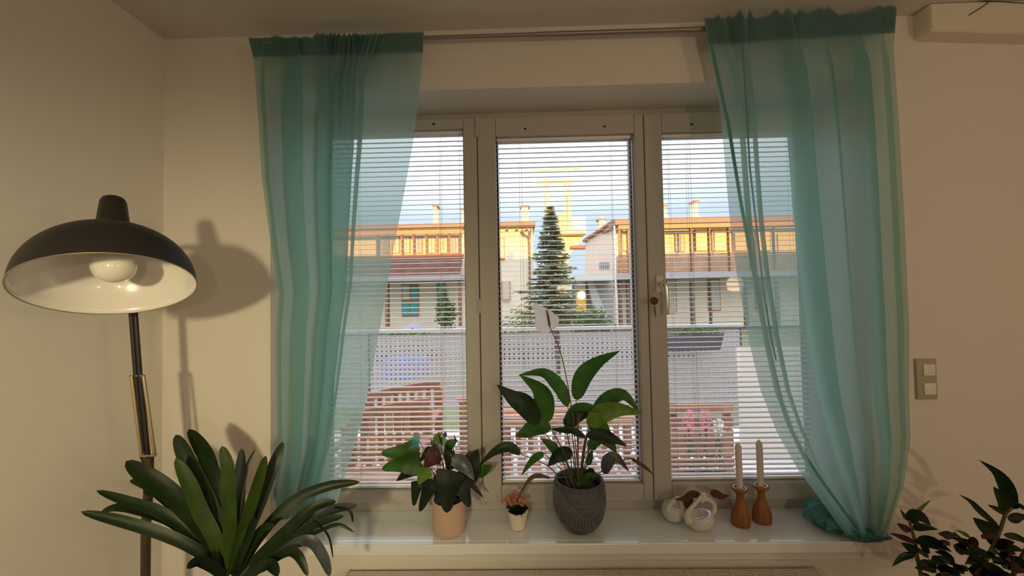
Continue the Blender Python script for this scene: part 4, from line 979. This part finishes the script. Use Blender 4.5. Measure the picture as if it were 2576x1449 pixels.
# ------------------------------------------------------------------ lookout tower far behind
DT = 34.0
tw = empty('lookout_tower', (P(1410, 800, DT).x, DT, -0.25), 'tall pale tower with open frame on top, rising behind the spruce', 'tower')
tm = mat('tower_cream', (0.80, 0.60, 0.34), 0.8)
def tb(name, pts, r, n_=4): return MB().tube(pts, r, n_).build(name, tm, tw)
hb(tw, 'shaft', 1398, 640, 1434, 822, tm, 0, 1.5, DT)
prism('corbel', [P(1398, 640, DT), P(1434, 640, DT), P(1470, 596, DT), P(1392, 596, DT)], 1.5, tm, tw)
hb(tw, 'platform', 1390, 578, 1475, 588, tm, -0.6, 2.4, DT)
for x0_, x1_, yt_ in ((1369, 1376, 446), (1375, 1382, 424), (1419, 1426, 446), (1429, 1436, 424)): hb(tw, 'column', x0_, yt_, x1_, 590, tm, 0.2 if yt_ > 430 else 0.9, 0.25, DT)
for x0_, x1_, yt_ in ((1371, 1383, 490), (1427, 1439, 488)): hb(tw, 'column_sleeve', x0_, yt_, x1_, 590, tm, 0.0, 0.5, DT)
hb(tw, 'cabin', 1405, 537, 1428, 580, mat('cabin_wood', (0.75, 0.45, 0.25), 0.8), 0, 0.8, DT)
fa, fb_, fc, fd = P(1350, 428, DT+1.5), P(1463, 423, DT+1.5), P(1442, 457, DT-0.5), P(1345, 461, DT-0.5)
for nm, a_, b_, r_ in (('top_beam', fa, fb_, 0.10), ('front_beam', fd, fc, 0.09), ('side_bar', fa, fd, 0.03), ('side_bar', fb_, fc, 0.03), ('side_bar', fa.lerp(fb_, .27), fd.lerp(fc, .29), 0.03), ('side_bar', fa.lerp(fb_, .72), fd.lerp(fc, .74), 0.03)): tb(nm, [a_, b_], r_)
hb(tw, 'parapet_panel', 1440, 545, 1474, 578, mat('pale_panel', (0.82, 0.74, 0.68), 0.7), 1.6, 0.05, DT)
for k in range(10): hb(tw, 'railing_bar', 1392+k*9, 548, 1393+k*9, 578, tm, -0.6, 0.05, DT)

# ------------------------------------------------------------------ trees and shrubs
def spruce(pxc, pyt, pyb, D, hwpx, lab, seed, n_wh=34):
    rr = random.Random(seed); topq = P(pxc, pyt, D); bx, by = topq.x, D; zb0 = -0.25
    t = empty('spruce_tree', Vector((bx, by, zb0)), lab, 'tree')
    MB().tube([(bx, by, zb0), (bx, by, topq.z)], [0.16, 0.01], 10).build('trunk', brown, t)
    z_lo = P(pxc, pyb, D).z; H = topq.z-z_lo; Rm = hwpx/F*D
    v = []; f = []
    for w_ in range(n_wh):
        s = (w_+0.5)/n_wh; z = topq.z-H*s; Rw = Rm*(0.05+0.95*s**1.15)*rr.uniform(0.75, 1.12)
        for k in range(10):
            a_ = rr.uniform(0, 6.283); L_ = Rw*rr.uniform(0.6, 1.1); dr = Vector((math.cos(a_), math.sin(a_), 0))
            for j in range(16):
                u_ = (j+1)/16; c_ = Vector((bx, by, z))+dr*L_*u_+Vector((0, 0, -0.22*L_*u_+0.18*L_*u_*u_))
                for sg in (-1, 1, 0):
                    d_ = (dr*0.7+Vector((-dr.y, dr.x, 0))*sg+Vector((0, 0, rr.uniform(-0.7, 0.25)))).normalized()*rr.uniform(0.10, 0.24)*(0.6+0.6*s)
                    sd_ = Vector((rr.gauss(0, 1), rr.gauss(0, 1), rr.gauss(0, 1))).cross(d_).normalized()*0.028
                    kk = len(v); v += [c_+sd_, c_-sd_, c_+d_]; f.append((kk, kk+1, kk+2))
    o = obj('needles', v, f, gspr, t); o['kind'] = 'stuff'
spruce(1384, 517, 822, 13.0, 118, 'tall pointed green spruce in the garden, centre of the window', 3)
sh = empty('shrub', P(1118, 822, 17), 'pointed evergreen shrub in front of the left house', 'shrub')
foliage(sh, P(1122, 790, 17.0), (0.5, 0.4, 0.75), 900, 0.13, gout, 21); foliage(sh, P(1116, 752, 17.0), (0.2, 0.2, 0.6), 350, 0.12, gout, 22)
MB().tube([P(1120, 850, 17), P(1118, 750, 17)], 0.04, 6).build('stem', brown, sh)
sh = empty('shrub', P(1490, 830, 10.2), 'low rounded bush at the right foot of the spruce', 'shrub')
foliage(sh, P(1490, 800, 10.2)-Vector((0, 0, 0.45)), (0.6, 0.4, 0.78), 1500, 0.11, gout, 23); MB().tube([P(1490, 860, 10.2), P(1490, 800, 10.2)], 0.03, 6).build('stem', brown, sh)
for i, (px_, D_, lab) in enumerate(((1010, 11, 'hedge bush behind the railing outside the left sash'), (1300, 11, 'hedge bush behind the railing left of the spruce'), (1650, 11, 'hedge bush behind the railing outside the right sash'))):
    sh = empty('hedge_bush', P(px_, 900, D_), lab, 'bush', 'hedge bushes behind the railing'); q = P(px_, 880, D_)
    foliage(sh, q, (1.2, 0.5, 0.55), 1500, 0.14, gout, 31+i); MB().tube([q-Vector((0, 0, 0.6)), q], 0.04, 6).build('stem', brown, sh)
pz = empty('paddling_pool', P(1020, 925, 9), 'round bright blue pool seen through the railing holes', 'pool')
shadesmooth(MB().lathe((P(1020, 920, 9).x, 9, -0.25), [(0.52, 0), (0.54, 0.15), (0.52, 0.40), (0.49, 0.40), (0.49, 0.2), (0.001, 0.2)], 40).build('wall', mat('pool_blue', (0.05, 0.16, 0.75), 0.4), pz))
ps = empty('parasol', P(1042, 850, 15), 'closed dark grey garden parasol top showing above the railing', 'parasol')
q = P(1042, 806, 15); shadesmooth(MB().lathe((q.x, 15, q.z-0.35), [(0.55, 0), (0.3, 0.15), (0.03, 0.34), (0.001, 0.36)], 8).build('canopy', mat('parasol_grey', (0.20, 0.19, 0.23), 0.8), ps)); MB().tube([(q.x, 15, q.z), (q.x, 15, -0.25)], 0.02, 8).build('pole', alu, ps)
